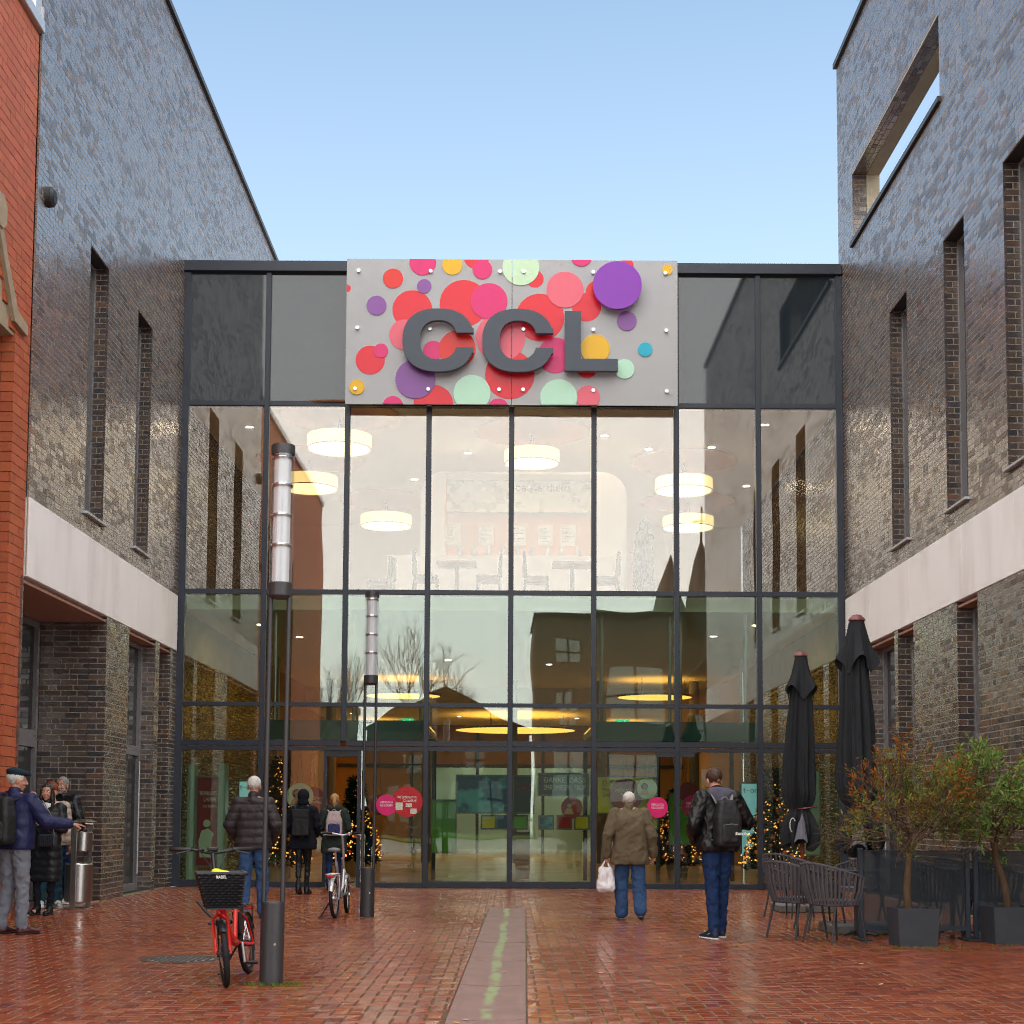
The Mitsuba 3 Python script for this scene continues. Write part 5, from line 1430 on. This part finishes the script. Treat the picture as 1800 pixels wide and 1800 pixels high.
    if extra:
        for n_, man, bs, fo in extra:
            ev, ef = organic(man, .014, 5, fo, None, sd)
            obj(n_, MB().add(ev, ef).moved(M), bs, k, smooth=True)
    return k, M, j, turn


def backpack(lab, M, w, h, d, z, bsdf, strap, shL, shR, yb=-.125, pocket=True, roll=False, lower=None, tilt=0.0):
    """Worn on the back: M is the wearer's frame, z the height of its bottom."""
    k = thing('backpack', lab, 'backpack')
    c = .05
    y0, y1 = yb-d, yb
    pts = [((sx*(w/2-c), y, zz), c) for sx in (-1, 1) for y in (y0+c, y1-c) for zz in (z+c, z+h*.6)]+[((sx*(w/2-c-.035), y, z+h-c), c) for sx in (-1, 1) for y in (y0+c+.03, y1-c)]
    if roll:
        pts = [((sx*(w/2-.03), y, zz), .028) for sx in (-1, 1) for y in (y0+.03, y1-.03) for zz in (z+.03, z+h-.03)]
    R = np.eye(4)
    R[1, 2] = -tilt; R[1, 3] = tilt*(z+h/2)
    v, f = organic(hull(*pts), .015, 6, (.006, (10, 10, 8)), None, 4)
    b = obj('body', MB().add(v, f).moved(R).moved(M), bsdf, k, smooth=True)
    if pocket:
        pp = [((sx*(w/2-.075), y0+.015, zz), (.04, .035, .04)) for sx in (-1, 1) for zz in (z+.07, z+h*.42)]
        v, f = organic(hull(*pp), .013, 5, (.004, (12, 12, 12)), None, 9)
        obj('pocket', MB().add(v, f).moved(R).moved(M), lower or bsdf, b, smooth=True)
        obj('zip', MB().tube([(-w/2+.07, y0-.024, z+h*.47), (0, y0-.026, z+h*.49), (w/2-.07, y0-.024, z+h*.47)], .004, 5).moved(R).moved(M), 'frame_grey', b)
    if roll:
        obj('flap', MB().cbox(-w/2+.01, y0-.012, z+h-.13, w/2-.01, y0+.012, z+h, .008).moved(R).moved(M), bsdf, b)
    t = np.linspace(0, np.pi, 9)
    obj('grab_handle', MB().tube(np.stack([.04*np.cos(t), np.full(9, y1-.03), z+h-.01+.04*np.sin(t)], -1), .007, 6).moved(R).moved(M), strap, k)
    for s, sh in ((-1, shL), (1, shR)):
        a = A3(sh)*[.62, 1, 1]
        obj('strap', MB().tube([(s*.07, y1-.02, z+h-.06), (a[0], a[1]-.085, a[2]+.035), (a[0]*1.02, a[1]+.0, a[2]+.095), (a[0]*1.05, a[1]+.1, a[2]+.0), (a[0]*1.15, a[1]+.13, a[2]-.2), (a[0]*1.35, .06, z+.12), (s*(w/2-.03), y1-.02, z+.06)], .02, 8, sq=.3).moved(M), strap, k, smooth=True)
    return k, R@np.eye(4), (y0, w, z, h)


mat('hair_white', (0.62, 0.6, 0.56), 0.6, 0.3)
mat('hair_grey', (0.26, 0.24, 0.22), 0.6, 0.3)
mat('hair_brown', (0.055, 0.028, 0.016), 0.5, 0.4)
mat('hair_dark', (0.025, 0.014, 0.01), 0.4, 0.5)
mat('hair_blonde', (0.4, 0.22, 0.08), 0.5, 0.4)
mat('hair_auburn', (0.2, 0.045, 0.02), 0.6, 0.3)
denim = lambda a, b: proc(lambda p, n, uv: mix(a, b, fbm(p.x*14, p.y*14, p.z*5, 4)))
mat('jeans_blue', denim((0.045, 0.1, 0.22), (0.03, 0.065, 0.15)), 0.85, 0.2)
mat('jeans_navy', denim((0.012, 0.035, 0.105), (0.008, 0.02, 0.065)), 0.8, 0.2)
mat('jeans_grey', denim((0.2, 0.21, 0.25), (0.14, 0.15, 0.18)), 0.85, 0.2)
mat('jeans_teal', (0.02, 0.07, 0.1), 0.8, 0.2)
mat('nylon_brown', (0.036, 0.029, 0.031), 0.5, 0.3)
mat('nylon_navy', (0.014, 0.018, 0.07), 0.5, 0.3)
mat('nylon_black', (0.009, 0.011, 0.015), 0.45, 0.35)
mat('nylon_beige', (0.42, 0.33, 0.26), 0.5, 0.4)
mat('wool_black', (0.009, 0.01, 0.016), 0.9, 0.2)
mat('parka_green', (0.024, 0.036, 0.03), 0.75, 0.25)
mat('canvas_olive', proc(lambda p, n, uv: mix((0.15, 0.115, 0.07), (0.105, 0.08, 0.05), fbm(p.x*9, p.y*9, p.z*5, 4))), 0.8, 0.2)
mat('leather_black', (0.007, 0.007, 0.008), 0.38, 0.4)
mat('hoodie', (0.09, 0.088, 0.12), 0.85, 0.2)
mat('pack_black', (0.014, 0.014, 0.016), 0.6, 0.4)
mat('pack_pink', (0.45, 0.34, 0.34), 0.7, 0.3)
mat('pack_blue', (0.03, 0.035, 0.13), 0.7, 0.3)
mat('shoe_black', (0.01, 0.01, 0.011), 0.35, 0.5)
mat('shoe_red', (0.07, 0.016, 0.018), 0.25, 0.6)
mat('shoe_navy', (0.012, 0.018, 0.05), 0.6, 0.4)
mat('shoe_white', (0.7, 0.68, 0.66), 0.5, 0.4)
mat('tick', (0.5, 0.62, 0.03), 0.5)
mat('scarf', (0.65, 0.62, 0.6), 0.8, 0.2)
mat('cap_wool', (0.016, 0.028, 0.04), 0.9, 0.2)

# 1 grey haired man in the dark puffer jacket
person('grey haired man in dark brown puffer jacket and blue jeans behind the nearer lamp post', -3.22, 18.75, -0.05, 1.79,
       dict(elL=(-.29, -.05, 1.15), wrL=(-.22, .14, .98), elR=(.29, -.05, 1.15), wrR=(.22, .14, .98), anL=(-.1, -.06, .085), anR=(.12, .06, .085), knR=(.11, .08, .5)), ('nylon_brown', .86, .035, (.1, .016), 0.01), ('jeans_blue', .014), 'shoe_navy', ('hair_white', 'short'), (None, None))
# 2 woman with the hood
_, M, j, tn = person('woman in black hooded coat and leggings walking towards the left doors', -3.39, 24.5, -0.08, 1.72, dict(elL=(-.25, -.02, 1.15), wrL=(-.2, .17, 1.0), elR=(.25, -.02, 1.15), wrR=(.2, .17, 1.0), anL=(-.03, -.17, .13), toL=(-.03, -.02, .035), knL=(-.06, -.02, .52), anR=(.05, .12, .085), knR=(.06, .12, .5), hipL=(-.07, 0, .92), hipR=(.07, 0, .92)),
       ('wool_black', .76, .012, None, .045), ('nylon_black', -.012), 'leather_black', ('wool_black', 'hood'), (None, None))
backpack('square black roll top backpack on the hooded woman', M, .29, .44, .13, .98, 'pack_black', 'pack_black', j['shL'], j['shR'], roll=True, pocket=False, yb=-.11)
# 3 woman with the pale backpack
_, M, j, tn = person('blonde woman in dark green parka going in behind the folding bicycle', -3.04, 25.9, 0.1, 1.68, dict(elL=(-.25, -.02, 1.14), wrL=(-.2, .16, 1.0), elR=(.25, -.02, 1.14), wrR=(.2, .16, 1.0), anL=(-.08, -.15, .12), toL=(-.08, 0, .035), knL=(-.08, 0, .51), anR=(.08, .12, .085), knR=(.08, .1, .5)),
       ('parka_green', .68, .022, None, .03), ('jeans_navy', .0), 'shoe_black', ('hair_blonde', 'tail'), (None, None), extra=[('hood', hull(((-.07, -.07, 1.49), (.07, .055, .06)), ((.07, -.07, 1.49), (.07, .055, .06))), 'parka_green', (.008, (10, 10, 10)))])
backpack('pale pink backpack with blue base on the blonde woman', M, .29, .44, .15, .99, 'pack_pink', 'pack_pink', j['shL'], j['shR'], lower='pack_blue', yb=-.13)
# 4 old man with the carrier bag
_, M, j, tn = person('stooped white haired old man in olive brown jacket and loose jeans, carrying a white bag', 1.55, 18.95, 0.03, 1.69,
       dict(head=(0, .11, 1.57), neck=(0, .045, 1.445), shL=(-.185, .02, 1.38), shR=(.185, .02, 1.38), chest=(0, -.01, 1.27), elL=(-.29, -.04, 1.11), wrL=(-.31, .02, .85), elR=(.29, -.03, 1.1), wrR=(.315, .05, .86), anL=(-.1, .1, .085), knL=(-.1, .11, .5), anR=(.13, -.1, .13), toR=(.15, .04, .032), knR=(.12, .02, .5)),
       ('canvas_olive', .73, .035, None, .035), ('jeans_blue', .03), 'shoe_black', ('hair_white', 'bald'), ('grip', 'relax'), head=(0, -.25), soles='frame_grey')
wl = M[:3, :3]@A3((-.315, .02, .76))+M[:3, 3]
bg = thing('carrier_bag', 'thin white plastic carrier bag in the old man\'s left hand', 'bag')
mat('plastic_white', (0.72, 0.68, 0.7), 0.35, 0.5)
scene['m_plastic_thin'] = {'type': 'principledthin', 'base_color': rgb((0.78, 0.72, 0.74)), 'roughness': 0.3, 'spec_trans': 0.0, 'diff_trans': 0.7}
v, f = organic(hull(*[((sx*.06, sy*.045, -.33), .05) for sx in (-1, 1) for sy in (-1, 1)], *[((sx*.045, 0, -.1), (.04, .03, .03)) for sx in (-1, 1)]), .014, 4, (.022, (16, 16, 7)), None, 7)
obj('sack', MB().add(v+wl, f), 'plastic_white', bg, smooth=True)
for s in (-1, 1):
    obj('handle', MB().tube(A3([(s*.06, 0, -.14), (s*.045, .005, -.06), (s*.012, 0, .012)])+wl, [.022, .016, .008], 8, sq=.35), 'plastic_white', bg, smooth=True)
# 5 tall man
_, M, j, tn = person('tall man in black leather jacket and dark jeans, head bowed, at right of the paving', 2.27, 16.1, 0.3, 1.86,
       dict(head=(.0, .085, 1.6), neck=(0, .01, 1.46), elL=(-.3, -.05, 1.14), wrL=(-.2, .14, 1.0), elR=(.33, -.02, 1.17), wrR=(.17, .24, 1.16), hipL=(-.075, 0, .92), hipR=(.075, 0, .92), anL=(-.085, -.09, .085), knL=(-.08, -.03, .5), anR=(.075, .09, .085), knR=(.085, .08, .5), toL=(-.14, .06, .03)),
       ('leather_black', .88, .03, None, .015), ('jeans_navy', .004), 'shoe_navy', ('hair_brown', 'short'), (None, 'grip'), head=(0.08, -.35), soles='shoe_white',
       extra=[('hood', hull(((-.07, -.06, 1.475), (.075, .055, .055)), ((.07, -.06, 1.475), (.075, .055, .055)), ((0, -.09, 1.43), (.08, .04, .07))), 'hoodie', (.01, (10, 10, 10)))])
bk_, R, (y0, w, z, h) = backpack('black backpack hanging from the tall man\'s shoulders', M, .27, .47, .17, .93, 'pack_black', 'frame_grey', j['shL'], j['shR'], yb=-.14)
t = meshkit.text_mesh('Bench.', 0.03, 0.002, bold=True)
obj('lettering', MB().mesh(t, M=at(.03, y0-.04, z+.12)).moved(M), 'white', bk_)
for s in (-1,):
    a = j['anL']
    obj('side_mark', MB().tube([(a[0]-.052, a[1]+.0, .06), (a[0]-.056, a[1]+.03, .045), (a[0]-.05, a[1]+.12, .078)], .005, 5).moved(M), 'tick', '%s__shoe' % bk_.replace('backpack_003', 'x') if False else [q for q in scene if q.startswith('person_004__shoe')][0])
# 6 man with the flat cap
yw = -24*D
_, M, j, tn = person('white haired man in navy padded jacket and flat cap, pointing with a cigarette', -5.38, 16.2, yw, 1.79,
       dict(shR=(.18, .02, 1.41), elR=(.33, .1, 1.185), wrR=(.47, .29, 1.165), elL=(-.24, .16, 1.2), wrL=(-.03, .2, 1.43), anL=(-.13, -.03, .085), anR=(.12, .0, .085), toL=(-.12, .14, .03), toR=(.2, .14, .03)),
       ('nylon_navy', .9, .035, (.16, .008), .0), ('jeans_grey', .012), 'shoe_red', ('hair_white', 'short'), ('grip', 'point'), head=(-.75, -.08))
kk = [q for q in labels if q.startswith('person') and 'flat cap' in labels[q]['label']][0]
v, f = organic(tn(add(hull(((0, -.03, .1), (.088, .1, .035)), ((0, .04, .085), (.085, .09, .025)), ((0, -.02, .06), (.083, .1, .02))), hull(((0, .1, .07), (.065, .035, .008)), ((0, .06, .075), (.08, .03, .01))))), .012, 4)
obj('cap', MB().add(v, f).moved(M), 'cap_wool', kk, smooth=True)
mat('paper', (0.75, 0.73, 0.68), 0.7)
cg = obj('cigarette', MB().tube([(.585, .42, 1.17), (.64, .475, 1.165)], .0045, 8).moved(M), 'paper', label='lit white cigarette between the fingers of the man with the flat cap', cat='cigarette')
bk_, R, (y0, w, z, h) = backpack('black backpack with red dot and pale emblem on the man with the flat cap', M, .33, .5, .19, .95, 'pack_black', 'pack_black', j['shL'], j['shR'], yb=-.14)
obj('red_light', MB().ball((.03, y0-.045, z+.1), (.02, .008, .018), 2).moved(M), 'poster_red', bk_)
mat('emblem', (0.2, 0.22, 0.22), 0.5)
obj('emblem', MB().tube([(-.1, y0-.012, z+.36), (-.04, y0-.03, z+.31), (.02, y0-.04, z+.24), (.02, y0-.045, z+.17)], .006, 5).tube([(.1, y0-.012, z+.34), (.06, y0-.03, z+.31), (.0, y0-.04, z+.27)], .006, 5).moved(M), 'emblem', bk_)
# 7 dark haired woman
yw = math.pi-0.12
_, M, j, tn = person('dark haired woman in long black quilted coat, looking at the camera by the left porch', -6.0, 19.3, yw, 1.7,
       dict(elL=(-.24, .03, 1.14), wrL=(-.09, .18, 1.2), elR=(.24, .0, 1.13), wrR=(.12, .2, 1.1), anL=(-.07, .0, .09), anR=(.08, .05, .09)), ('nylon_black', .44, .02, (.105, .012), .0), ('wool_black', -.008), 'leather_black', ('hair_dark', 'long'), ('relax', None), head=(0.1, .03), face=True,
       extra=[('scarf', hull(((0, .0, 1.46), (.085, .08, .035)), ((0, .07, 1.4), (.05, .03, .05)), ((.03, .09, 1.3), (.025, .03, .06))), 'scarf', (.012, (22, 22, 22)))])
hb = thing('handbag', 'small black quilted handbag hanging at the dark haired woman\'s hip', 'handbag')
mat('quilted', (0.03, 0.035, 0.045), 0.4, 0.5)
m = MB()
P0 = M[:3, :3]@A3((-.1, .19, 0.9))+M[:3, 3]
Mb = mov(*P0, yaw=yw)
v, f = organic(hull(*[((sx*.09, sy*.025, sz_), .028) for sx in (-1, 1) for sy in (-1, 1) for sz_ in (.03, .14)]), .012, 4)
obj('body', MB().add(v, f).moved(Mb), 'quilted', hb, smooth=True)
q = MB()
for i in range(9):
    q.tube([(-.1+i*.025, .054, .01), (-.1+i*.025, .058, .085), (-.1+i*.025, .054, .16)], .006, 5)
obj('quilting', q.moved(Mb), 'nylon_black', hb, kind='stuff')
obj('strap', MB().tube([(-.1, .02, .15), (-.06, .06, .42), (.06, .05, .6)], .007, 5).moved(Mb), 'frame_grey', hb)
# 8 in beige, 9 in black leather, both in the porch
person('red haired person in beige puffer jacket, mostly hidden behind the dark haired woman', -6.38, 20.7, math.pi+0.5, 1.73, dict(anL=(-.1, .05, .09)), ('nylon_beige', .88, .04, (.1, .014), 0), ('jeans_teal', .01), 'shoe_white', ('hair_auburn', 'beanie'), ('relax', 'relax'), soles='shoe_white')
person('grey bearded man in black leather jacket standing at the back of the left porch', -6.5, 21.6, math.pi-0.25, 1.84, dict(elL=(-.27, .0, 1.13)), ('leather_black', .85, .045, (.13, .01), 0), ('jeans_navy', .01), 'shoe_white', ('hair_grey', 'short'), ('relax', 'relax'), head=(.12, 0), face='beard', soles='shoe_white')
# 10 someone upstairs in the cafe
person('person in long dark coat standing upstairs in the cafe, faint behind the glass', 2.62, 28.6, 0.9, 1.7, dict(elR=(.25, .1, 1.15), wrR=(.15, .3, 1.1)), ('wool_black', .35, .03, None, .07), ('wool_black', 0), 'shoe_black', ('hair_dark', 'long'), ('relax', 'relax'), z0=5.4)

# ------------------------------------------------------------------ bicycles
mat('tyre', (0.012, 0.012, 0.013), 0.7, 0.3)
mat('bike_red', (0.62, 0.012, 0.008), 0.2, 0.6, clearcoat=1.0)
mat('bike_silver', (0.55, 0.55, 0.58), 0.25, 0.6, 0.7)
mat('bike_black', (0.012, 0.012, 0.014), 0.3, 0.5)
mat('reflector', (0.5, 0.01, 0.01), 0.15, 0.6)
mat('amber', (0.6, 0.16, 0.01), 0.2, 0.6)
mat('hi_vis', (0.75, 0.75, 0.02), 0.5, 0.4)


def wheel(k, M, R, rim, fat=.024):
    t = np.linspace(0, 2*np.pi, 49)
    ring = lambda r: np.stack([0*t, r*np.cos(t), r*np.sin(t)], -1)
    w = obj('wheel', MB().tube(ring(R-fat), fat, 10, cap=False).moved(M), 'tyre', k, smooth=True)
    obj('rim', MB().tube(ring(R-fat*2-.008), .013, 8, cap=False).moved(M), rim, w, smooth=True)
    obj('reflex_band', MB().tube(ring(R-fat*1.25)+A3((fat*.82, 0, 0)), .003, 4, cap=False).tube(ring(R-fat*1.25)-A3((fat*.82, 0, 0)), .003, 4, cap=False).moved(M), 'chrome', w)
    s = MB()
    for i in range(28):
        a = i*2*math.pi/28
        b = a+(0.5 if i % 2 else -0.5)
        s.tube([((0.03 if i % 4 < 2 else -.03), .028*math.cos(b), .028*math.sin(b)), (0, (R-fat*2)*math.cos(a), (R-fat*2)*math.sin(a))], .0016, 3, cap=False)
    obj('spoke', s.moved(M), 'chrome', w, kind='stuff')
    obj('hub', MB().tube([(-.05, 0, 0), (.05, 0, 0)], .026, 12).moved(M), 'bike_black' if rim != 'chrome' else 'chrome', w, smooth=30)
    return w


def guard(R, a0, a1, w=.03):
    t = np.linspace(a0, a1, 18)
    V, n = [], 5
    for a in t:
        for u in np.linspace(-1, 1, n):
            r = R+.018-.012*u*u
            V.append((u*w, r*math.cos(a), r*math.sin(a)))
    i, j_ = np.meshgrid(np.arange(17), np.arange(n-1), indexing='ij')
    return A3(V), np.stack([i*n+j_, i*n+j_+1, (i+1)*n+j_+1, (i+1)*n+j_], -1).reshape(-1, 4)


def bicycle(lab, x, y, yaw, lean, steer, frame, R=.25, basket=False, rack=False, bar_w=.3, bar_h=1.02, seat_h=.82, wb=.98):
    k = thing('bicycle', lab, 'bicycle')
    Lm = np.eye(4); Lm[0, 2] = lean
    M = mov(x, y, 0, yaw)@Lm
    up = lambda z: M@mov(0, 0, z)
    rear = M@mov(0, 0, R)
    h0, ht = A3((0, wb-.3, .8)), A3((0, wb-.04, R))       # steering axis: top of the head tube, front hub without rake
    S = np.eye(4)
    c, s_ = math.cos(steer), math.sin(steer)
    S[:3, :3] = A3([[c, -s_, 0], [s_, c, 0], [0, 0, 1]])
    piv = A3((0, wb-.1, 0))
    S[:3, 3] = piv-S[:3, :3]@piv
    F = M@S
    wheel(k, rear, R, 'chrome' if frame == 'bike_silver' else 'bike_black')
    wheel(k, F@mov(0, wb, R), R, 'chrome' if frame == 'bike_silver' else 'bike_black')
    hb_, ht_ = A3((0, wb-.16, .56)), A3((0, wb-.22, .74))
    bb = A3((0, .42, .29))
    m = MB()
    big = .03 if frame == 'bike_red' else .02
    m.tube([ht_, hb_], big*.95, 12)
    m.tube([hb_+A3((0, -.01, .03)), A3((0, .62, .36)), bb], big*1.15, 12)
    m.tube([bb, A3((0, .3, .55)), A3((0, .22, seat_h-.16))], .02, 12)
    for sx in (-1, 1):
        m.tube([bb+A3((sx*.03, -.02, 0)), A3((sx*.055, .2, R+.01)), A3((sx*.058, 0, R))], .011, 8)
        m.tube([A3((sx*.02, .3, .53)), A3((sx*.05, .14, .46)), A3((sx*.058, 0, R))], .009, 8)
    obj('frame', m.moved(M), frame, k, smooth=40)
    f_ = MB().tube([hb_, A3((0, wb-.13, .53))], .02, 10)
    for sx in (-1, 1):
        f_.tube([A3((sx*.02, wb-.14, .53)), A3((sx*.055, wb-.12, .5)), A3((sx*.055, wb-.06, .4)), A3((sx*.055, wb, R))], .0125, 8)
    obj('fork', f_.moved(F), frame if frame == 'bike_silver' else 'bike_red', k, smooth=40)
    st = A3((0, wb-.3, bar_h))
    obj('stem', MB().tube([ht_, ht_*.4+st*.6, st], .017, 10).moved(F), 'bike_silver' if frame == 'bike_silver' else 'bike_black', k, smooth=40)
    t = np.linspace(-1, 1, 13)
    bar = np.stack([t*bar_w, st[1]-.09*t*t, st[2]+.03*np.minimum(1, abs(t)*2)], -1)
    obj('handlebar', MB().tube(bar, .0125, 10).moved(F), 'bike_silver' if frame == 'bike_silver' else 'bike_black', k, smooth=True)
    for sl, sg in ((slice(0, 4), -1), (slice(9, 13), 1)):
        obj('grip', MB().tube(bar[sl], .0175, 10).moved(F), 'bike_black', k, smooth=True)
        b0 = bar[3] if sg < 0 else bar[9]
        obj('brake_lever', MB().tube([b0, b0+A3((sg*.02, .05, -.01)), b0+A3((sg*.12, .055, -.03))], .006, 6).moved(F), 'bike_black' if basket else 'bike_silver', k)
        obj('cable', MB().tube([b0, b0+A3((-sg*.02, .12, .05)), b0+A3((-sg*.12, .2, -.12)), A3((0, wb-.12, .6))], .0035, 5).moved(F), 'bike_black', k)
    obj('bell', MB().lathe([(0, .025), (.02, .018), (.026, 0), (0, 0)], n=14).moved(F@mov(.09, st[1], st[2]+.02)), 'chrome' if not basket else 'bike_black', k, smooth=True)
    v, ff = organic(hull(((0, -.06, seat_h), (.085, .05, .03)), ((0, .0, seat_h), (.06, .06, .028)), ((0, .15, seat_h-.002), (.02, .04, .022)))-mbox(-1, -1, 0, 1, 1, seat_h-.02), .012, 4)
    obj('saddle', MB().add(v+A3((0, .16, 0)), ff).moved(M), 'frame_grey' if not basket else 'bike_black', k, smooth=True)
    obj('seat_post', MB().tube([(0, .22, seat_h-.2), (0, .19, seat_h-.01)], .0145, 10).moved(M), 'bike_silver', k)
    # drive
    obj('chain_case', MB().tube([(.05, .42, .29), (.05, .2, .28), (.05, 0, R+.01)], [.07, .05, .045], 10, sq=.2).moved(M), 'bike_black', k, smooth=True)
    for sx, dz in ((1, .15), (-1, -.15)):
        cr = obj('crank', MB().tube([bb+A3((sx*.06, 0, 0)), bb+A3((sx*.08, .06, dz))], .011, 8).moved(M), 'bike_silver', k)
        obj('pedal', MB().cbox(-.045, -.03, -.012, .045, .03, .012, .006).moved(M@mov(sx*.14, bb[1]+.06, bb[2]+dz)), 'bike_black', cr)
    v, ff = guard(R, .35, 2.75); obj('mudguard', MB().add(v, ff).moved(rear), 'bike_black' if basket else 'bike_silver', k, smooth=True)
    v, ff = guard(R, .75, 2.3) if basket else guard(R, .9, 2.6)
    obj('mudguard', MB().add(v, ff).moved(F@mov(0, wb, R)), 'bike_black' if basket else 'bike_silver', k, smooth=True)
    obj('kickstand', MB().tube([(.05 if lean > 0 else -.05, .12, .24), ((.2 if lean > 0 else -.2)+lean*0, .1, .012)], [.009, .008], 8).cbox((.17 if lean > 0 else -.23), .07, 0.0, (.23 if lean > 0 else -.17), .13, .014, .004).moved(M), 'bike_black', k)
    rk = MB()
    for sx in (-1, 1):
        rk.tube([(sx*.06, -.2, .56), (sx*.06, .16, .56)], .006, 6).tube([(sx*.058, 0, R), (sx*.06, -.06, .56)], .005, 6).tube([(sx*.02, -.2, .56), (sx*.02, .16, .56)], .004, 5)
    for yy in (-.2, -.06, .1, .16):
        rk.tube([(-.06, yy, .56), (.06, yy, .56)], .005, 6)
    obj('rack', rk.moved(M), 'bike_silver' if not basket else 'bike_black', k)
    obj('tail_light', MB().cbox(-.045, -.235, .515, .045, -.205, .55, .006).moved(M), 'reflector', k)
    for sx in (-1, 1):
        obj('wheel_reflector', MB().cbox(-.03, -.008, -.012, .03, .008, .012, .004).moved(F@mov(sx*.02, wb+.06, R+.13, 1.57)), 'amber', k)
    if basket:
        obj('battery', MB().cbox(-.035, .17, .34, .035, .3, .7, .015).moved(M), 'bike_black', k)
        obj('headlight', MB().cbox(-.03, wb-.06, .6, .03, wb+.02, .66, .01).moved(F), 'bike_black', k)
        obj('display', MB().cbox(-.04, st[1]-.02, st[2]+.02, .04, st[1]+.04, st[2]+.05, .008).moved(F), 'bike_black', k)
        ca = MB().tube([(.03, .3, .56), (.12, .2, .6), (.3, .2, .62), (.36, .3, .66)], .012, 8)
        obj('lock_chain', MB().tube([(.05, .25, .44), (.16, .22, .42), (.27, .2, .52), (.33, .2, .6)], .014, 8).moved(M), 'bike_black', k, smooth=True)
    return k, M, F, wb, st


k, M, F, wb, st = bicycle('red electric folding bicycle with black wicker basket, parked beside the nearer lamp post', -2.13, 12.3, math.pi-0.03, 0.1, 0.3, 'bike_red', basket=True, bar_w=.32, bar_h=1.0)
bs = thing('bicycle_basket', 'black wicker basket on the handlebar of the red bicycle', 'basket')
Mb = F@mov(-.02, wb+.02, 0)
W0, W1, D0, D1, Z0, Z1 = .125, .175, .09, .125, .6, .86
m = MB()
for r in range(13):
    z = Z0+(Z1-Z0)*(r+.5)/13
    u = (z-Z0)/(Z1-Z0); w, d = W0+(W1-W0)*u, D0+(D1-D0)*u
    loop = []
    for q in range(48):
        a = q/48*4; sd, fr = int(a), a-int(a)
        px, py = [(-w+2*w*fr, -d), (w, -d+2*d*fr), (w-2*w*fr, d), (-w, d-2*d*fr)][sd]
        o = .006 if (q+r) % 2 else -.006
        loop.append((px+(o if sd in (1,) else -o if sd == 3 else 0), py+(o if sd == 2 else -o if sd == 0 else 0), z))
    loop.append(loop[0])
    m.tube(loop, .0095, 4, cap=False)
obj('weave', m.moved(Mb), 'bike_black', bs, kind='stuff')
obj('rim', MB().tube([(-W1, -D1, Z1), (W1, -D1, Z1), (W1, D1, Z1), (-W1, D1, Z1), (-W1, -D1, Z1)], .012, 8).moved(Mb), 'bike_black', bs)
obj('base', MB().box(-W0, -D0, Z0-.01, W0, D0, Z0+.004).moved(Mb), 'bike_black', bs)
t = meshkit.text_mesh('BASIL', .02, .002, bold=True)
Mt = Mb@mov(.045, D1+.012, .825, math.pi)
obj('lettering', MB().mesh(t, M=Mt@UPRIGHT), 'white', bs)
v, f = organic(hull(((-.02, .02, .86), (.05, .03, .02)), ((.03, .0, .87), (.03, .03, .02))), .012, 3, (.008, (20, 20, 20)), None, 2)
obj('saddle_cover', MB().add(v, f).moved(Mb), 'hi_vis', label='crumpled neon yellow cover lying in the bicycle basket', cat='cover', smooth=True)
bicycle('silver folding bicycle parked in front of the farther lamp post', -2.2, 18.95, -0.07, -0.05, 0.1, 'bike_silver', bar_w=.27, bar_h=1.04, seat_h=.86, wb=.92)

# ------------------------------------------------------------------ small litter: wet leaves, weeds in the joints
mat('dry_leaf', (0.55, 0.3, 0.12), 0.6, 0.3)
mat('pale_leaf', (0.7, 0.55, 0.42), 0.6, 0.3)
rg = np.random.default_rng(99)
for i in range(46):
    y = 9.3+16.5*rg.random()**1.3
    x = (rg.random()*2-1)*min(5.6, .34*y)
    a, s = rg.random()*6.28, .012+.018*rg.random()
    q = [(0, -s, 0), (s*.5, -s*.2, .004), (s*.35, s*.5, .006), (0, s*1.2, .002), (-s*.35, s*.5, .005), (-s*.5, -s*.2, .003)]
    obj('fallen_leaf', MB().add(A3(q)+A3((0, 0, .003)), [(0, 1, 2), (0, 2, 3), (0, 3, 4), (0, 4, 5)]).moved(mov(x, y, .002, a)), 'dry_leaf' if rg.random() < .6 else 'pale_leaf',
        label='small wet fallen leaf lying on the brick paving', cat='leaf', group='fallen leaves on the paving')
P, Dv = [], []
for cx, cy, n, sp_ in ((-1.83, 11.42, 120, .14), (-1.7, 11.5, 50, .1), (-5.7, 17.6, 90, .25), (3.95, 15.0, 120, .45), (4.6, 14.6, 70, .6), (5.2, 15.2, 60, .4), (-1.5, 27.02, 60, .5), (0.4, 27.03, 60, .7), (4.4, 20.4, 60, .3), (3.7, 16.6, 90, .3)):
    q = np.stack([cx+rg.normal(0, sp_, n), cy+rg.normal(0, sp_*.18, n), np.zeros(n)], -1)
    if cy > 26:
        q[:, 1] = np.minimum(q[:, 1], 27.03)
    P.append(q); d = rg.normal(0, .5, (n, 3)); d[:, 2] = abs(d[:, 2])+.5; Dv.append(d/np.linalg.norm(d, axis=1, keepdims=True))
P, Dv = np.vstack(P), np.vstack(Dv)
obj('weeds', leaf_mesh(P, Dv, .018+.022*rg.random(len(P)), A3((.12, .19, .03))*(0.6+.7*rg.random((len(P), 1))), rg), 'leaf', label='thin green weeds growing in the paving joints', cat='weeds', kind='stuff')
